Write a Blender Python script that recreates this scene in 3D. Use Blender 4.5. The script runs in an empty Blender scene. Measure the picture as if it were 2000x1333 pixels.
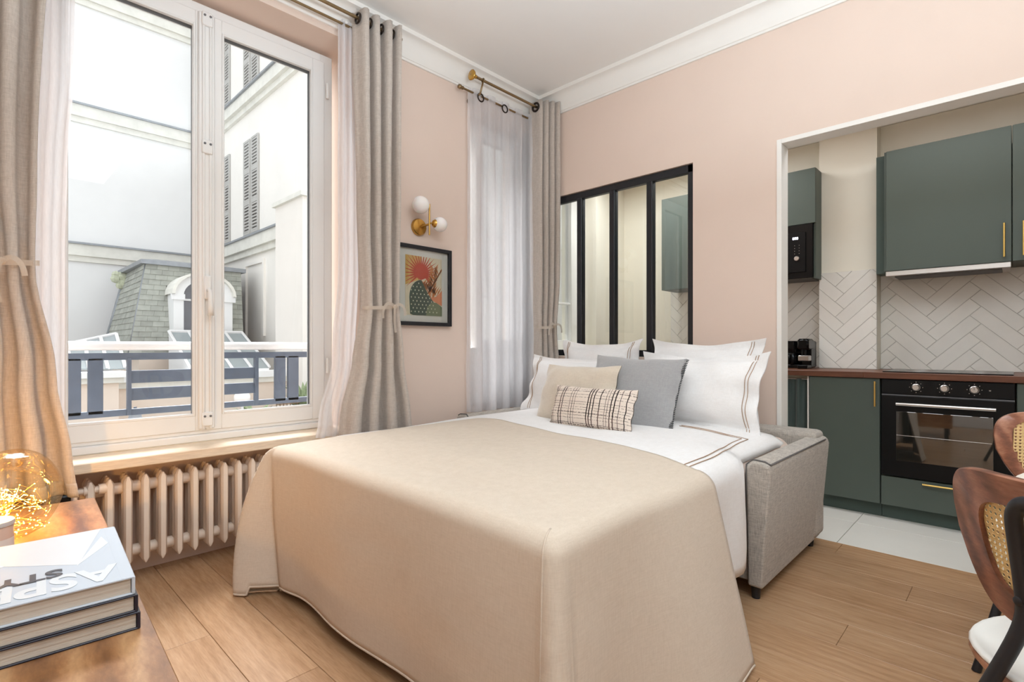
import bpy, math, random
from mathutils import Matrix, Vector, noise

random.seed(7)
PI = math.pi
SC = bpy.context.scene
COL = SC.collection

# ------------------------------------------------------------------ camera
CAM_H = 1.06
YAW = math.radians(44.0)
FPX, CX, CY = 1020.0, 1000.0, 677.0
cam_d = bpy.data.cameras.new('camera')
cam = bpy.data.objects.new('camera', cam_d)
COL.objects.link(cam)
cam.location = (0, 0, CAM_H)
cam.rotation_euler = (PI / 2, 0, YAW - PI / 2)
cam_d.sensor_fit = 'HORIZONTAL'
cam_d.sensor_width = 36.0
cam_d.lens = 36.0 * FPX / 2000.0
cam_d.shift_y = (CY - 666.5) / 2000.0
cam_d.clip_start = 0.02
cam_d.clip_end = 200
SC.camera = cam

# ------------------------------------------------------------------ light
SC.view_settings.view_transform = 'Standard'
SC.view_settings.look = 'None'
SC.view_settings.gamma = 1.0
SC.view_settings.use_curve_mapping = False
SC.view_settings.exposure = 0.0
cy = SC.cycles
cy.max_bounces = 9
cy.diffuse_bounces = 6
cy.glossy_bounces = 4
cy.transmission_bounces = 6
cy.transparent_max_bounces = 16
cy.caustics_reflective = False
cy.caustics_refractive = False
cy.sample_clamp_indirect = 5.0
cy.use_denoising = True

wd = bpy.data.worlds.new('overcast_sky')
SC.world = wd
wd.use_nodes = True
bg = wd.node_tree.nodes['Background']
bg.inputs[0].default_value = (0.93, 0.97, 1.0, 1)
bg.inputs[1].default_value = 1.6


def light(name, kind, loc, power, color, rot=(0, 0, 0), size=1.0, size_y=None, angle=None):
    l = bpy.data.lights.new(name, kind)
    l.energy = power
    l.color = color
    if kind == 'AREA':
        l.shape = 'RECTANGLE'
        l.size = size
        l.size_y = size_y or size
    elif kind == 'POINT':
        l.shadow_soft_size = size
    if angle is not None:
        l.angle = angle
    o = bpy.data.objects.new(name, l)
    o.location = loc
    o.rotation_euler = rot
    COL.objects.link(o)
    return o


# soft high daylight through the hazy cloud, coming from beyond the window wall
light('sun', 'SUN', (1, 12, 14), 19.0, (0.98, 0.985, 1.0), rot=(math.radians(-37), 0, math.radians(-20)), angle=math.radians(26))
# unseen fill lamps, added to brighten the room and the kitchen
light('room_fill_light', 'AREA', (0.2, -0.9, 3.0), 36, (0.80, 0.91, 1.0), size=1.8, size_y=1.8)
light('room_bounce_fill', 'AREA', (0.9, 0.2, 1.95), 98, (0.76, 0.89, 1.0), rot=(PI, 0, 0), size=1.0, size_y=1.0)  # added upward fill, bounces off the ceiling; no fixture hangs here
light('kitchen_fill_light', 'AREA', (3.75, 2.0, 2.58), 21, (0.96, 0.98, 1.0), size=0.3, size_y=1.3)  # added fills lift the kitchen and the view through the partition
light('kitchen_fill_light', 'AREA', (3.6, 0.2, 2.58), 7.5, (0.96, 0.98, 1.0), size=0.3, size_y=1.0)


# ------------------------------------------------------------------ helpers
def at(px, py, X=None, Y=None, Z=None):
    """point seen at a pixel on one of the planes X=, Y= or Z="""
    t = (px - CX) / FPX
    d = Vector((math.cos(YAW) + math.sin(YAW) * t, math.sin(YAW) - math.cos(YAW) * t, -(py - CY) / FPX))
    c = Vector((0, 0, CAM_H))
    k = X / d.x if X is not None else (Y / d.y if Y is not None else (Z - CAM_H) / d.z)
    return c + d * k


def rd(r, d):
    """(to the right, ahead) of the camera foot -> room x, y"""
    return math.cos(YAW) * d + math.sin(YAW) * r, math.sin(YAW) * d - math.cos(YAW) * r


def lerp(a, b, t):
    return a + (b - a) * t


def clamp(x, a=0.0, b=1.0):
    return max(a, min(b, x))


def sm(a, b, x):
    t = clamp((x - a) / (b - a))
    return t * t * (3 - 2 * t)


class MB:
    def __init__(s):
        s.v = []
        s.f = []

    def add(s, verts, faces):
        n = len(s.v)
        s.v += [tuple(v) for v in verts]
        s.f += [tuple(i + n for i in f) for f in faces]
        return s

    def box(s, x0, x1, y0, y1, z0, z1):
        v = [(x, y, z) for z in (z0, z1) for y in (y0, y1) for x in (x0, x1)]
        return s.add(v, [(0, 2, 3, 1), (4, 5, 7, 6), (0, 1, 5, 4), (2, 6, 7, 3), (0, 4, 6, 2), (1, 3, 7, 5)])

    def rbox(s, x0, x1, y0, y1, z0, z1, b):
        """box with chamfered edges"""
        xs, ys, zs = (x0, x1), (y0, y1), (z0, z1)
        v, idx = [], {}
        for i in (0, 1):
            for j in (0, 1):
                for k in (0, 1):
                    p = [xs[i], ys[j], zs[k]]
                    q = [xs[i] + b * (1 - 2 * i), ys[j] + b * (1 - 2 * j), zs[k] + b * (1 - 2 * k)]
                    for a in range(3):
                        w = list(q)
                        w[a] = p[a]
                        idx[(i, j, k, a)] = len(v)
                        v.append(w)
        f = []
        for a in range(3):
            o = [c for c in range(3) if c != a]
            for e in (0, 1):
                loop = []
                for (m, n) in ((0, 0), (1, 0), (1, 1), (0, 1)):
                    c = [0, 0, 0]
                    c[a] = e
                    c[o[0]] = m
                    c[o[1]] = n
                    loop.append(idx[(*c, a)])
                flip = (e == 0) ^ (a == 1)
                f.append(tuple(reversed(loop)) if flip else tuple(loop))
        for a in range(3):
            o = [c for c in range(3) if c != a]
            for m in (0, 1):
                for n in (0, 1):
                    c0 = [0, 0, 0]
                    c0[o[0]], c0[o[1]] = m, n
                    c1 = list(c0)
                    c0[a], c1[a] = 0, 1
                    f.append((idx[(*c0, o[0])], idx[(*c1, o[0])], idx[(*c1, o[1])], idx[(*c0, o[1])]))
        for i in (0, 1):
            for j in (0, 1):
                for k in (0, 1):
                    f.append((idx[(i, j, k, 0)], idx[(i, j, k, 1)], idx[(i, j, k, 2)]))
        return s.add(v, f)

    def grid(s, fn, nu, nv, closed_u=False):
        v = [fn(i / nu, j / nv) for j in range(nv + 1) for i in range(nu + (0 if closed_u else 1))]
        w = nu if closed_u else nu + 1
        f = []
        for j in range(nv):
            for i in range(nu):
                i2 = (i + 1) % w
                f.append((j * w + i, j * w + i2, (j + 1) * w + i2, (j + 1) * w + i))
        return s.add(v, f)

    def tube(s, pts, r, n=10, cap=True, closed=False):
        pts = [Vector(p) for p in pts]
        rs = r if isinstance(r, (list, tuple)) else [r] * len(pts)
        m = len(pts)
        prev = None
        v, f = [], []
        for i, p in enumerate(pts):
            if closed:
                t = pts[(i + 1) % m] - pts[i - 1]
            else:
                t = pts[min(i + 1, m - 1)] - pts[max(i - 1, 0)]
            t.normalize()
            if prev is None:
                u = t.orthogonal().normalized()
            else:
                u = (prev - t * prev.dot(t))
                u = u.normalized() if u.length > 1e-6 else t.orthogonal().normalized()
            prev = u
            w = t.cross(u)
            for k in range(n):
                a = 2 * PI * k / n
                v.append(p + (u * math.cos(a) + w * math.sin(a)) * rs[i])
        for i in range(m if closed else m - 1):
            j = (i + 1) % m
            for k in range(n):
                k2 = (k + 1) % n
                f.append((i * n + k, i * n + k2, j * n + k2, j * n + k))
        if cap and not closed:
            f.append(tuple(reversed(range(n))))
            f.append(tuple((m - 1) * n + k for k in range(n)))
        return s.add(v, f)

    def lathe(s, prof, c=(0, 0, 0), n=24, axis='z', cap=True):
        v, f = [], []
        for (r, h) in prof:
            for k in range(n):
                a = 2 * PI * k / n
                x, y = r * math.cos(a), r * math.sin(a)
                p = (x, y, h) if axis == 'z' else ((h, x, y) if axis == 'x' else (x, -h, y))
                v.append((p[0] + c[0], p[1] + c[1], p[2] + c[2]))
        m = len(prof)
        for i in range(m - 1):
            for k in range(n):
                k2 = (k + 1) % n
                f.append((i * n + k, i * n + k2, (i + 1) * n + k2, (i + 1) * n + k))
        if cap:
            f.append(tuple(reversed(range(n))))
            f.append(tuple((m - 1) * n + k for k in range(n)))
        return s.add(v, f)

    def sphere(s, c, r, n=12, m=8):
        rx, ry, rz = (r, r, r) if not isinstance(r, tuple) else r
        return s.grid(lambda u, w: (c[0] + rx * math.sin(PI * w) * math.cos(2 * PI * u), c[1] + ry * math.sin(PI * w) * math.sin(2 * PI * u), c[2] - rz * math.cos(PI * w)), n, m, True)

    def prism(s, poly, fn0, fn1):
        """polygon (2d) carried to two surfaces and joined"""
        n = len(poly)
        v = [fn0(p) for p in poly] + [fn1(p) for p in poly]
        f = [tuple(reversed(range(n))), tuple(range(n, 2 * n))]
        for i in range(n):
            j = (i + 1) % n
            f.append((i, j, n + j, n + i))
        return s.add(v, f)


W = {}       # world matrices of everything we parent to


def wmat(o):
    return W.get(o.name, Matrix())


def link(o, parent=None, local=False, M=None):
    COL.objects.link(o)
    m = M or Matrix()
    if M is not None:
        o.matrix_basis = M
    if parent is not None:
        o.parent = parent
        if not local:
            o.matrix_parent_inverse = wmat(parent).inverted()
            W[o.name] = m
        else:
            W[o.name] = wmat(parent) @ m
    else:
        W[o.name] = m
    return o


def mesh(mb, smooth=False, name='mesh'):
    me = bpy.data.meshes.new(name)
    me.from_pydata([tuple(v) for v in mb.v], [], mb.f)
    me.validate()
    me.update()
    import bmesh
    bm = bmesh.new()
    bm.from_mesh(me)
    bmesh.ops.recalc_face_normals(bm, faces=bm.faces)
    bm.to_mesh(me)
    bm.free()
    if smooth:
        me.polygons.foreach_set('use_smooth', [True] * len(me.polygons))
        if smooth == 'auto':
            me.set_sharp_from_angle(angle=math.radians(40))
    return me


def part(name, mb, m, parent=None, smooth=False, local=False, bevel=0, seg=2, M=None, label=None, solid=0, subsurf=0):
    me = mb if isinstance(mb, bpy.types.Mesh) else mesh(mb, smooth, name)
    if m is not None and not me.materials:
        me.materials.append(m)
    o = bpy.data.objects.new(name, me)
    link(o, parent, local, M)
    if bevel:
        b = o.modifiers.new('bevel', 'BEVEL')
        b.width = bevel
        b.segments = seg
        b.limit_method = 'ANGLE'
        b.angle_limit = math.radians(35)
        if smooth is False:
            me.polygons.foreach_set('use_smooth', [True] * len(me.polygons))
            b.harden_normals = True
    if solid:
        d = o.modifiers.new('solid', 'SOLIDIFY')
        d.thickness = solid
        d.offset = 0
    if subsurf:
        d = o.modifiers.new('sub', 'SUBSURF')
        d.levels = d.render_levels = subsurf
    if label:
        o['label'] = label
    return o


def tag(o, label, cat, group=None, kind=None):
    if label:
        o['label'] = label
    if cat:
        o['category'] = cat
    if group:
        o['group'] = group
    if kind:
        o['kind'] = kind
    return o


def thing(name, label, cat, loc=(0, 0, 0), rz=0.0, group=None, kind=None):
    o = bpy.data.objects.new(name, None)
    o.empty_display_size = 0.05
    M = Matrix.Translation(loc) @ Matrix.Rotation(rz, 4, 'Z')
    link(o, None, False, M)
    return tag(o, label, cat, group, kind)


def struct(name, mb, m, **k):
    o = part(name, mb, m, **k)
    o['kind'] = 'structure'
    return o


def struct_empty(name, loc=(0, 0, 0)):
    return thing(name, None, None, loc, kind='structure')


def copy_tree(o, parent=None, M=None):
    c = o.copy()
    COL.objects.link(c)
    if parent is not None:
        c.parent = parent
        W[c.name] = wmat(parent)
    elif M is not None:
        c.matrix_basis = M
        W[c.name] = M
    for ch in list(o.children):
        copy_tree(ch, c)
    return c


# ------------------------------------------------------------------ materials
def srgb(h):
    if isinstance(h, str):
        h = h.lstrip('#')
        c = [int(h[i:i + 2], 16) / 255 for i in (0, 2, 4)]
    else:
        c = [x / 255 for x in h]
    return tuple(x / 12.92 if x <= 0.04045 else ((x + 0.055) / 1.055) ** 2.4 for x in c) + (1,)


class NT:
    def __init__(s, name):
        s.m = bpy.data.materials.new(name)
        s.m.use_nodes = True
        s.t = s.m.node_tree
        s.t.nodes.clear()
        s.out = s.t.nodes.new('ShaderNodeOutputMaterial')

    def n(s, kind, **props):
        nd = s.t.nodes.new(kind)
        ins = props.pop('ins', {})
        for k, v in props.items():
            setattr(nd, k, v)
        for k, v in ins.items():
            s.set(nd, k, v)
        return nd

    def set(s, nd, k, v):
        if isinstance(v, bpy.types.NodeSocket):
            s.t.links.new(v, nd.inputs[k])
        else:
            nd.inputs[k].default_value = v

    def math(s, op, a, b=None, c=None):
        nd = s.t.nodes.new('ShaderNodeMath')
        nd.operation = op
        for i, x in enumerate((a, b, c)):
            if x is not None:
                s.set(nd, i, x)
        return nd.outputs[0]

    def mix(s, f, a, b, mode='MIX'):
        nd = s.t.nodes.new('ShaderNodeMix')
        nd.data_type = 'RGBA'
        nd.blend_type = mode
        s.set(nd, 0, f)
        s.set(nd, 6, a)
        s.set(nd, 7, b)
        return nd.outputs[2]

    def ramp(s, f, stops, interp='LINEAR'):
        nd = s.t.nodes.new('ShaderNodeValToRGB')
        cr = nd.color_ramp
        cr.interpolation = interp
        while len(cr.elements) < len(stops):
            cr.elements.new(0.5)
        for e, (p, c) in zip(cr.elements, stops):
            e.position = p
            e.color = c
        s.set(nd, 0, f)
        return nd.outputs[0]

    def coord(s, scale=(1, 1, 1), rot=(0, 0, 0), rand=False, which='Object'):
        tc = s.n('ShaderNodeTexCoord')
        v = tc.outputs[which]
        if rand:
            oi = s.n('ShaderNodeObjectInfo')
            k = s.math('MULTIPLY', oi.outputs['Random'], 37.0)
            cb = s.n('ShaderNodeCombineXYZ', ins={0: k, 1: k, 2: k})
            ad = s.n('ShaderNodeVectorMath', operation='ADD', ins={0: v, 1: cb.outputs[0]})
            v = ad.outputs[0]
        mp = s.n('ShaderNodeMapping', ins={0: v})
        mp.inputs['Scale'].default_value = scale
        mp.inputs['Rotation'].default_value = rot
        return mp.outputs[0]

    def noise(s, vec, scale, detail=3, rough=0.5, dist=0.0):
        nd = s.n('ShaderNodeTexNoise', ins={'Vector': vec, 'Scale': scale, 'Detail': detail, 'Roughness': rough, 'Distortion': dist})
        return nd.outputs[0]

    def bump(s, h, strength, dist=0.01):
        return s.n('ShaderNodeBump', ins={'Strength': strength, 'Distance': dist, 'Height': h}).outputs[0]

    def bsdf(s, color, rough=0.5, metal=0.0, spec=0.5, normal=None, **extra):
        p = s.n('ShaderNodeBsdfPrincipled')
        s.set(p, 'Base Color', color)
        s.set(p, 'Roughness', rough)
        s.set(p, 'Metallic', metal)
        s.set(p, 'Specular IOR Level', spec)
        if normal is not None:
            s.set(p, 'Normal', normal)
        for k, v in extra.items():
            s.set(p, k.replace('_', ' '), v)
        s.t.links.new(p.outputs[0], s.out.inputs[0])
        return p

    def done(s, sh):
        s.t.links.new(sh, s.out.inputs[0])
        return s.m


def plain(name, c, rough=0.5, metal=0.0, spec=0.5, var=0.05, vscale=6.0, bump=0.0, bscale=80.0, rand=0.0, **extra):
    t = NT(name)
    v = t.coord()
    c = srgb(c)
    n1 = t.noise(v, vscale, 4, 0.6)
    lo = tuple(x * (1 - var) for x in c[:3]) + (1,)
    hi = tuple(min(1, x * (1 + var)) for x in c[:3]) + (1,)
    col = t.ramp(n1, [(0.3, lo), (0.7, hi)])
    if rand:
        oi = t.n('ShaderNodeObjectInfo')
        k = t.math('MULTIPLY_ADD', oi.outputs['Random'], 2 * rand, 1 - rand)
        hs = t.n('ShaderNodeHueSaturation', ins={'Value': k, 'Color': col})
        col = hs.outputs[0]
    nm = t.bump(t.noise(v, bscale, 3), bump, 0.004) if bump else None
    t.bsdf(col, rough, metal, spec, nm, **extra)
    return t.m


def fabric(name, c, c2=None, thread=420.0, strength=0.35, var=0.12, trans=0.0, sheen=0.2, wr=0.0):
    t = NT(name)
    v = t.coord()
    wx = t.n('ShaderNodeTexWave', bands_direction='X', ins={'Vector': v, 'Scale': thread, 'Distortion': 2.0, 'Detail': 2.0}).outputs[1]
    wz = t.n('ShaderNodeTexWave', bands_direction='Z', ins={'Vector': v, 'Scale': thread, 'Distortion': 2.0, 'Detail': 2.0}).outputs[1]
    slub = t.noise(t.coord((30, 30, 260)), 1.0, 3, 0.7)
    slub2 = t.noise(t.coord((260, 260, 30)), 1.0, 3, 0.7)
    mixn = t.math('ADD', t.math('MULTIPLY', slub, 0.5), t.math('MULTIPLY', slub2, 0.5))
    a = srgb(c)
    b = srgb(c2) if c2 else tuple(x * (1 - var * 2) for x in a[:3]) + (1,)
    col = t.ramp(mixn, [(0.35, b), (0.62, a)])
    h = t.math('ADD', t.math('MULTIPLY', t.math('ADD', wx, wz), 0.3), mixn)
    if wr:
        h = t.math('ADD', h, t.math('MULTIPLY', t.noise(v, 14.0, 3, 0.5, 0.6), wr))
    nm = t.bump(h, strength, 0.003)
    p = t.bsdf(col, 0.9, 0, 0.15, nm, Sheen_Weight=sheen)
    if trans:
        tr = t.n('ShaderNodeBsdfTranslucent', ins={0: col, 'Normal': nm})
        mx = t.n('ShaderNodeMixShader', ins={0: trans, 1: p.outputs[0], 2: tr.outputs[0]})
        t.done(mx.outputs[0])
    return t.m


def woody(name, dark, mid, light_, axis=1, scale=1.0, rough=0.45, rand=0.12, rings=9.0, stretch=0.09, coat=0.0, ringw=0.16):
    t = NT(name)
    sc = [1.0, 1.0, 1.0]
    sc[axis] = stretch
    v = t.coord(tuple(x * scale for x in sc), rand=rand > 0)
    big = t.noise(v, 3.2, 3, 0.55, 0.4)
    grain = t.noise(v, 42.0, 4, 0.65, 0.3)
    fine = t.noise(v, 190.0, 2, 0.5)
    ring = t.n('ShaderNodeTexWave', bands_direction='X' if axis != 0 else 'Y', ins={'Vector': v, 'Scale': rings, 'Distortion': 5.0, 'Detail': 3.0, 'Detail Scale': 0.8}).outputs[1]
    f = t.math('ADD', t.math('MULTIPLY', big, 0.5), t.math('ADD', t.math('MULTIPLY', ring, ringw), t.math('MULTIPLY', grain, 0.5 - ringw)))
    col = t.ramp(f, [(0.32, srgb(dark)), (0.5, srgb(mid)), (0.68, srgb(light_))])
    col = t.mix(0.25, col, t.ramp(fine, [(0.35, (0.55, 0.5, 0.45, 1)), (0.6, (1, 1, 1, 1))]), 'MULTIPLY')
    if rand:
        oi = t.n('ShaderNodeObjectInfo')
        k = t.math('MULTIPLY_ADD', oi.outputs['Random'], 2 * rand, 1 - rand)
        col = t.n('ShaderNodeHueSaturation', ins={'Value': k, 'Color': col}).outputs[0]
    nm = t.bump(grain, 0.08, 0.003)
    t.bsdf(col, rough, 0, 0.4, nm, Coat_Weight=coat, Coat_Roughness=0.15)
    return t.m


def glass(name, tint=(1, 1, 1, 1), refl=1.0, rough=0.0, base=0.04):
    t = NT(name)
    tr = t.n('ShaderNodeBsdfTransparent', ins={0: tint})
    gl = t.n('ShaderNodeBsdfGlossy', ins={'Roughness': rough})
    fr = t.n('ShaderNodeFresnel', ins={'IOR': 1.45})
    k = t.math('MULTIPLY', t.math('ADD', fr.outputs[0], base - 0.04), refl)
    mx = t.n('ShaderNodeMixShader', ins={0: k, 1: tr.outputs[0], 2: gl.outputs[0]})
    return t.done(mx.outputs[0])


def emit(name, c, s):
    t = NT(name)
    e = t.n('ShaderNodeEmission', ins={0: srgb(c), 1: s})
    return t.done(e.outputs[0])


def sheer(name, c, open_=0.35):
    t = NT(name)
    v = t.coord()
    weave = t.noise(t.coord((300, 300, 25)), 1.0, 2, 0.6)
    d = t.n('ShaderNodeBsdfDiffuse', ins={0: srgb(c)})
    tl = t.n('ShaderNodeBsdfTranslucent', ins={0: srgb(c)})
    tp = t.n('ShaderNodeBsdfTransparent')
    m1 = t.n('ShaderNodeMixShader', ins={0: 0.55, 1: d.outputs[0], 2: tl.outputs[0]})
    k = t.math('MULTIPLY_ADD', weave, 0.14, open_ - 0.07)
    m2 = t.n('ShaderNodeMixShader', ins={0: k, 1: m1.outputs[0], 2: tp.outputs[0]})
    return t.done(m2.outputs[0])


M = {}
M['pink'] = plain('pink_plaster', (226, 205, 191), 0.85, spec=0.2, var=0.015, vscale=2, bump=0.05, bscale=120)
M['white_paint'] = plain('white_paint', (238, 234, 228), 0.6, spec=0.3, var=0.015, vscale=2)
M['ceiling'] = plain('ceiling_paint', (238, 235, 231), 0.9, spec=0.1, var=0.015, vscale=1.5)
M['cream_wall'] = plain('cream_wall', (236, 231, 217), 0.8, spec=0.2, var=0.02, vscale=2)
M['pvc'] = plain('white_pvc', (236, 235, 233), 0.35, spec=0.5, var=0.01)
M['gasket'] = plain('grey_gasket', (110, 110, 112), 0.7)
M['glass'] = glass('window_glass', (0.985, 0.99, 0.99, 1), 0.7)
M['part_glass'] = glass('partition_glass', (0.97, 0.985, 0.975, 1), 1.0, base=0.05)
M['black_metal'] = plain('black_metal', (24, 25, 30), 0.42, spec=0.5, var=0.06)
M['plank'] = woody('oak_plank', (154, 116, 83), (178, 140, 105), (192, 157, 123), axis=1, rough=0.27, rand=0.05, ringw=0.05)
M['subfloor'] = plain('subfloor', (90, 66, 46), 0.9)
M['ktile'] = plain('pale_floor_tile', (220, 216, 208), 0.35, var=0.03, vscale=3, rand=0.02)
M['grout'] = plain('grout', (212, 208, 202), 0.95)
M['walltile'] = plain('white_wall_tile', (232, 229, 222), 0.22, var=0.03, vscale=5, rand=0.035, bump=0.06, bscale=12)
M['green'] = plain('green_cabinet', (80, 89, 82), 0.5, spec=0.35, var=0.025, vscale=2.5)
M['green_dark'] = plain('green_plinth', (68, 80, 74), 0.55, spec=0.3, var=0.02)
M['gold'] = plain('brushed_gold', (222, 186, 108), 0.28, metal=1.0, var=0.03)
M['brass'] = plain('satin_brass', (200, 158, 84), 0.25, metal=1.0, var=0.04)
M['bronze'] = plain('antique_bronze', (150, 128, 96), 0.35, metal=1.0, var=0.1, vscale=30)
M['bronze_dark'] = plain('dark_bronze', (52, 44, 40), 0.4, metal=0.8, var=0.1)
M['steel'] = plain('brushed_steel', (205, 200, 196), 0.28, metal=1.0, var=0.03)
M['worktop'] = woody('walnut_worktop', (70, 42, 30), (104, 64, 46), (134, 88, 64), axis=1, rough=0.4, rand=0.0, stretch=0.06)
M['oven_black'] = plain('black_enamel', (14, 14, 15), 0.35, spec=0.22, var=0.02)
M['oven_glass'] = plain('dark_oven_glass', (30, 31, 29), 0.04, spec=1.0, var=0.0, Coat_Weight=1.0, Coat_Roughness=0.02, Coat_IOR=1.9)
M['black_gloss'] = plain('gloss_black_plastic', (12, 12, 13), 0.18, spec=0.25, var=0.02)
M['linen'] = fabric('beige_linen', (222, 211, 201), (199, 187, 176), thread=260, strength=0.3, trans=0.22)
M['sheer'] = sheer('white_voile', (246, 245, 248), 0.36)
M['organza'] = sheer('cream_organza', (238, 226, 212), 0.25)
M['spread'] = fabric('sand_cotton', (212, 197, 180), (202, 186, 168), thread=500, strength=0.12, wr=0.5, sheen=0.1)
M['sheet'] = fabric('white_cotton', (240, 238, 237), (232, 229, 227), thread=600, strength=0.1, wr=0.7, sheen=0.1)
M['blush'] = fabric('blush_cotton', (214, 196, 184), (204, 184, 172), thread=500, strength=0.1, sheen=0.1)
M['stripe'] = plain('brown_stitching', (170, 140, 114), 0.9)
M['tweed'] = fabric('grey_tweed', (204, 195, 184), (154, 145, 136), thread=180, strength=0.6, var=0.25)
M['piping'] = plain('grey_piping', (104, 100, 98), 0.9)
M['velvet_beige'] = fabric('beige_velvet', (214, 201, 184), (202, 188, 170), thread=700, strength=0.08, sheen=0.7)
M['velvet_grey'] = fabric('grey_velvet', (168, 167, 167), (154, 153, 154), thread=700, strength=0.08, sheen=0.6)
M['radiator'] = plain('cream_radiator', (238, 222, 206), 0.4, var=0.02)
M['sill'] = woody('pale_wood_sill', (222, 196, 166), (236, 214, 188), (244, 228, 206), axis=0, rough=0.5, rand=0.0)
M['opal'] = plain('opal_glass', (244, 240, 238), 0.15, var=0.0, Subsurface_Weight=0.3)
M['walnut'] = woody('walnut_ply', (88, 50, 35), (140, 88, 65), (184, 130, 102), axis=1, scale=1.4, rough=0.35, rand=0.05, stretch=0.12, coat=0.3)
M['cane'] = plain('woven_cane', (216, 184, 128), 0.55, var=0.12, vscale=90, bump=0.1, bscale=300)
M['leather'] = plain('white_leatherette', (238, 236, 230), 0.45, var=0.01)
M['cream_top'] = plain('cream_tabletop', (232, 222, 208), 0.4, var=0.02)
M['mango'] = woody('mango_wood', (96, 58, 32), (158, 110, 70), (204, 160, 114), axis=1, scale=0.9, rough=0.33, rand=0.0, rings=4.0, stretch=0.3, coat=0.2)
M['paper'] = plain('book_pages', (196, 184, 170), 0.9, var=0.1, vscale=3)
M['cover_grey'] = plain('pale_grey_cover', (188, 195, 204), 0.35, var=0.01)
M['cover_light'] = plain('light_cover_print', (212, 212, 214), 0.35, var=0.02)
M['cover_white'] = plain('white_cover_print', (250, 250, 250), 0.35, var=0.0)
M['cover_text'] = plain('pale_lettering', (210, 213, 216), 0.35, var=0.0)
M['ink'] = plain('dark_lettering', (58, 62, 72), 0.4, var=0.0)
M['navy'] = plain('dark_navy_cover', (26, 25, 40), 0.3, var=0.05)
# outside
M['render_white'] = plain('white_render', (240, 240, 240), 0.9, spec=0.1, var=0.03, vscale=0.8)
M['render_cream'] = plain('cream_render', (246, 242, 236), 0.9, spec=0.1, var=0.03, vscale=0.9)
M['render_peach'] = plain('peach_render', (238, 222, 208), 0.9, spec=0.1, var=0.03, vscale=0.9)
M['render_annex'] = plain('annex_render', (242, 236, 229), 0.9, spec=0.1, var=0.03, vscale=0.9)
M['stone_band'] = plain('stone_band', (232, 230, 222), 0.9, spec=0.1, var=0.08, vscale=3)
M['zinc'] = plain('zinc_sheet', (150, 154, 160), 0.45, metal=0.4, var=0.1)
M['slate'] = plain('weathered_slate', (166, 168, 160), 0.8, spec=0.2, var=0.14, vscale=5, rand=0.12)
M['shutter'] = plain('grey_shutter', (186, 184, 180), 0.7, var=0.05)
M['shutter_gap'] = plain('shutter_shade', (96, 92, 90), 0.9)
M['rail'] = plain('slate_blue_rail', (84, 94, 110), 0.5, var=0.12, vscale=14)
M['rail_white'] = plain('white_handrail', (226, 224, 224), 0.4, var=0.02)
M['pane_dark'] = plain('dark_pane', (112, 112, 118), 0.12, spec=0.6, var=0.1, vscale=4)
M['roof_glass'] = plain('frosted_roof_glass', (150, 158, 160), 0.25, spec=0.5, var=0.05, vscale=4)
M['leaf'] = plain('plant_leaf', (138, 152, 112), 0.6, var=0.2, vscale=20)
M['moss'] = plain('moss', (196, 200, 176), 0.95, var=0.2, vscale=12)
M['rattan'] = plain('brown_rattan', (120, 92, 62), 0.6, var=0.1)
M['ground'] = plain('courtyard_paving', (128, 124, 118), 0.9, var=0.05)

CEIL = 3.03
XE = 3.20      # east wall face
YN = 2.80      # window wall face
XK = 4.50      # kitchen back wall face

# ================================================================== SETTING
fl = struct('floor', MB().box(-1.3, 3.25, -2.6, 3.02, -0.12, -0.013), M['subfloor'])
pw, pl = 0.19, 1.28
k = 0
x = -1.29
row = 0
while x < 3.24:
    x1 = min(x + pw, 3.25)
    y = -2.6 - (row * 0.47 % 1.28)
    while y < 3.0:
        a, b = max(y, -2.6), min(y + pl, 3.0)
        if b - a > 0.02:
            o = part('floor_plank', MB().rbox(x + 0.0006, x1 - 0.0006, a + 0.0006, b - 0.0006, -0.0125, 0.0, 0.0012), M['plank'], fl)
        y += pl
    x = x1
    row += 1

kf = struct('floor_kitchen', MB().box(3.25, 4.55, -2.6, 2.85, -0.12, -0.011), M['grout'])
for i in range(3):
    for j in range(9):
        a0, b0 = 3.253 + i * 0.45, -2.3 + j * 0.6
        part('floor_tile', MB().rbox(a0, min(a0 + 0.447, 4.55), b0, b0 + 0.597, -0.011, -0.001, 0.001), M['ktile'], kf)

# ceiling
struct('ceiling', MB().box(-1.35, 3.25, -2.65, 3.0, CEIL, CEIL + 0.1), M['ceiling'])
struct('ceiling_kitchen', MB().box(3.25, 4.6, -2.65, 2.85, 2.62, 2.72), M['white_paint'])

# window wall (north)
w = MB()
w.box(-1.4, 0.05, YN, 3.2, -0.1, CEIL)
w.box(0.05, 1.6, YN, 3.2, 2.84, CEIL)
w.box(0.05, 1.6, 3.0, 3.2, -0.1, 0.572)
w.box(1.6, 2.47, YN, 3.2, -0.1, CEIL)
w.box(2.47, 3.2, YN, 3.2, 2.80, CEIL)
w.box(2.47, 3.2, 2.98, 3.2, -0.1, 1.0)
w.box(3.2, 3.25, YN, 3.2, -0.1, CEIL)
struct('wall_north', w, M['pink'])
w = MB()
w.box(3.25, 3.34, YN, 3.2, -0.1, 2.7)
w.box(3.34, 4.02, YN, 3.2, 2.60, 2.7)
w.box(3.34, 4.02, YN, 3.2, -0.1, 1.0)
w.box(4.02, 4.6, YN, 3.2, -0.1, 2.7)
struct('wall_kitchen_north', w, M['cream_wall'])

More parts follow.
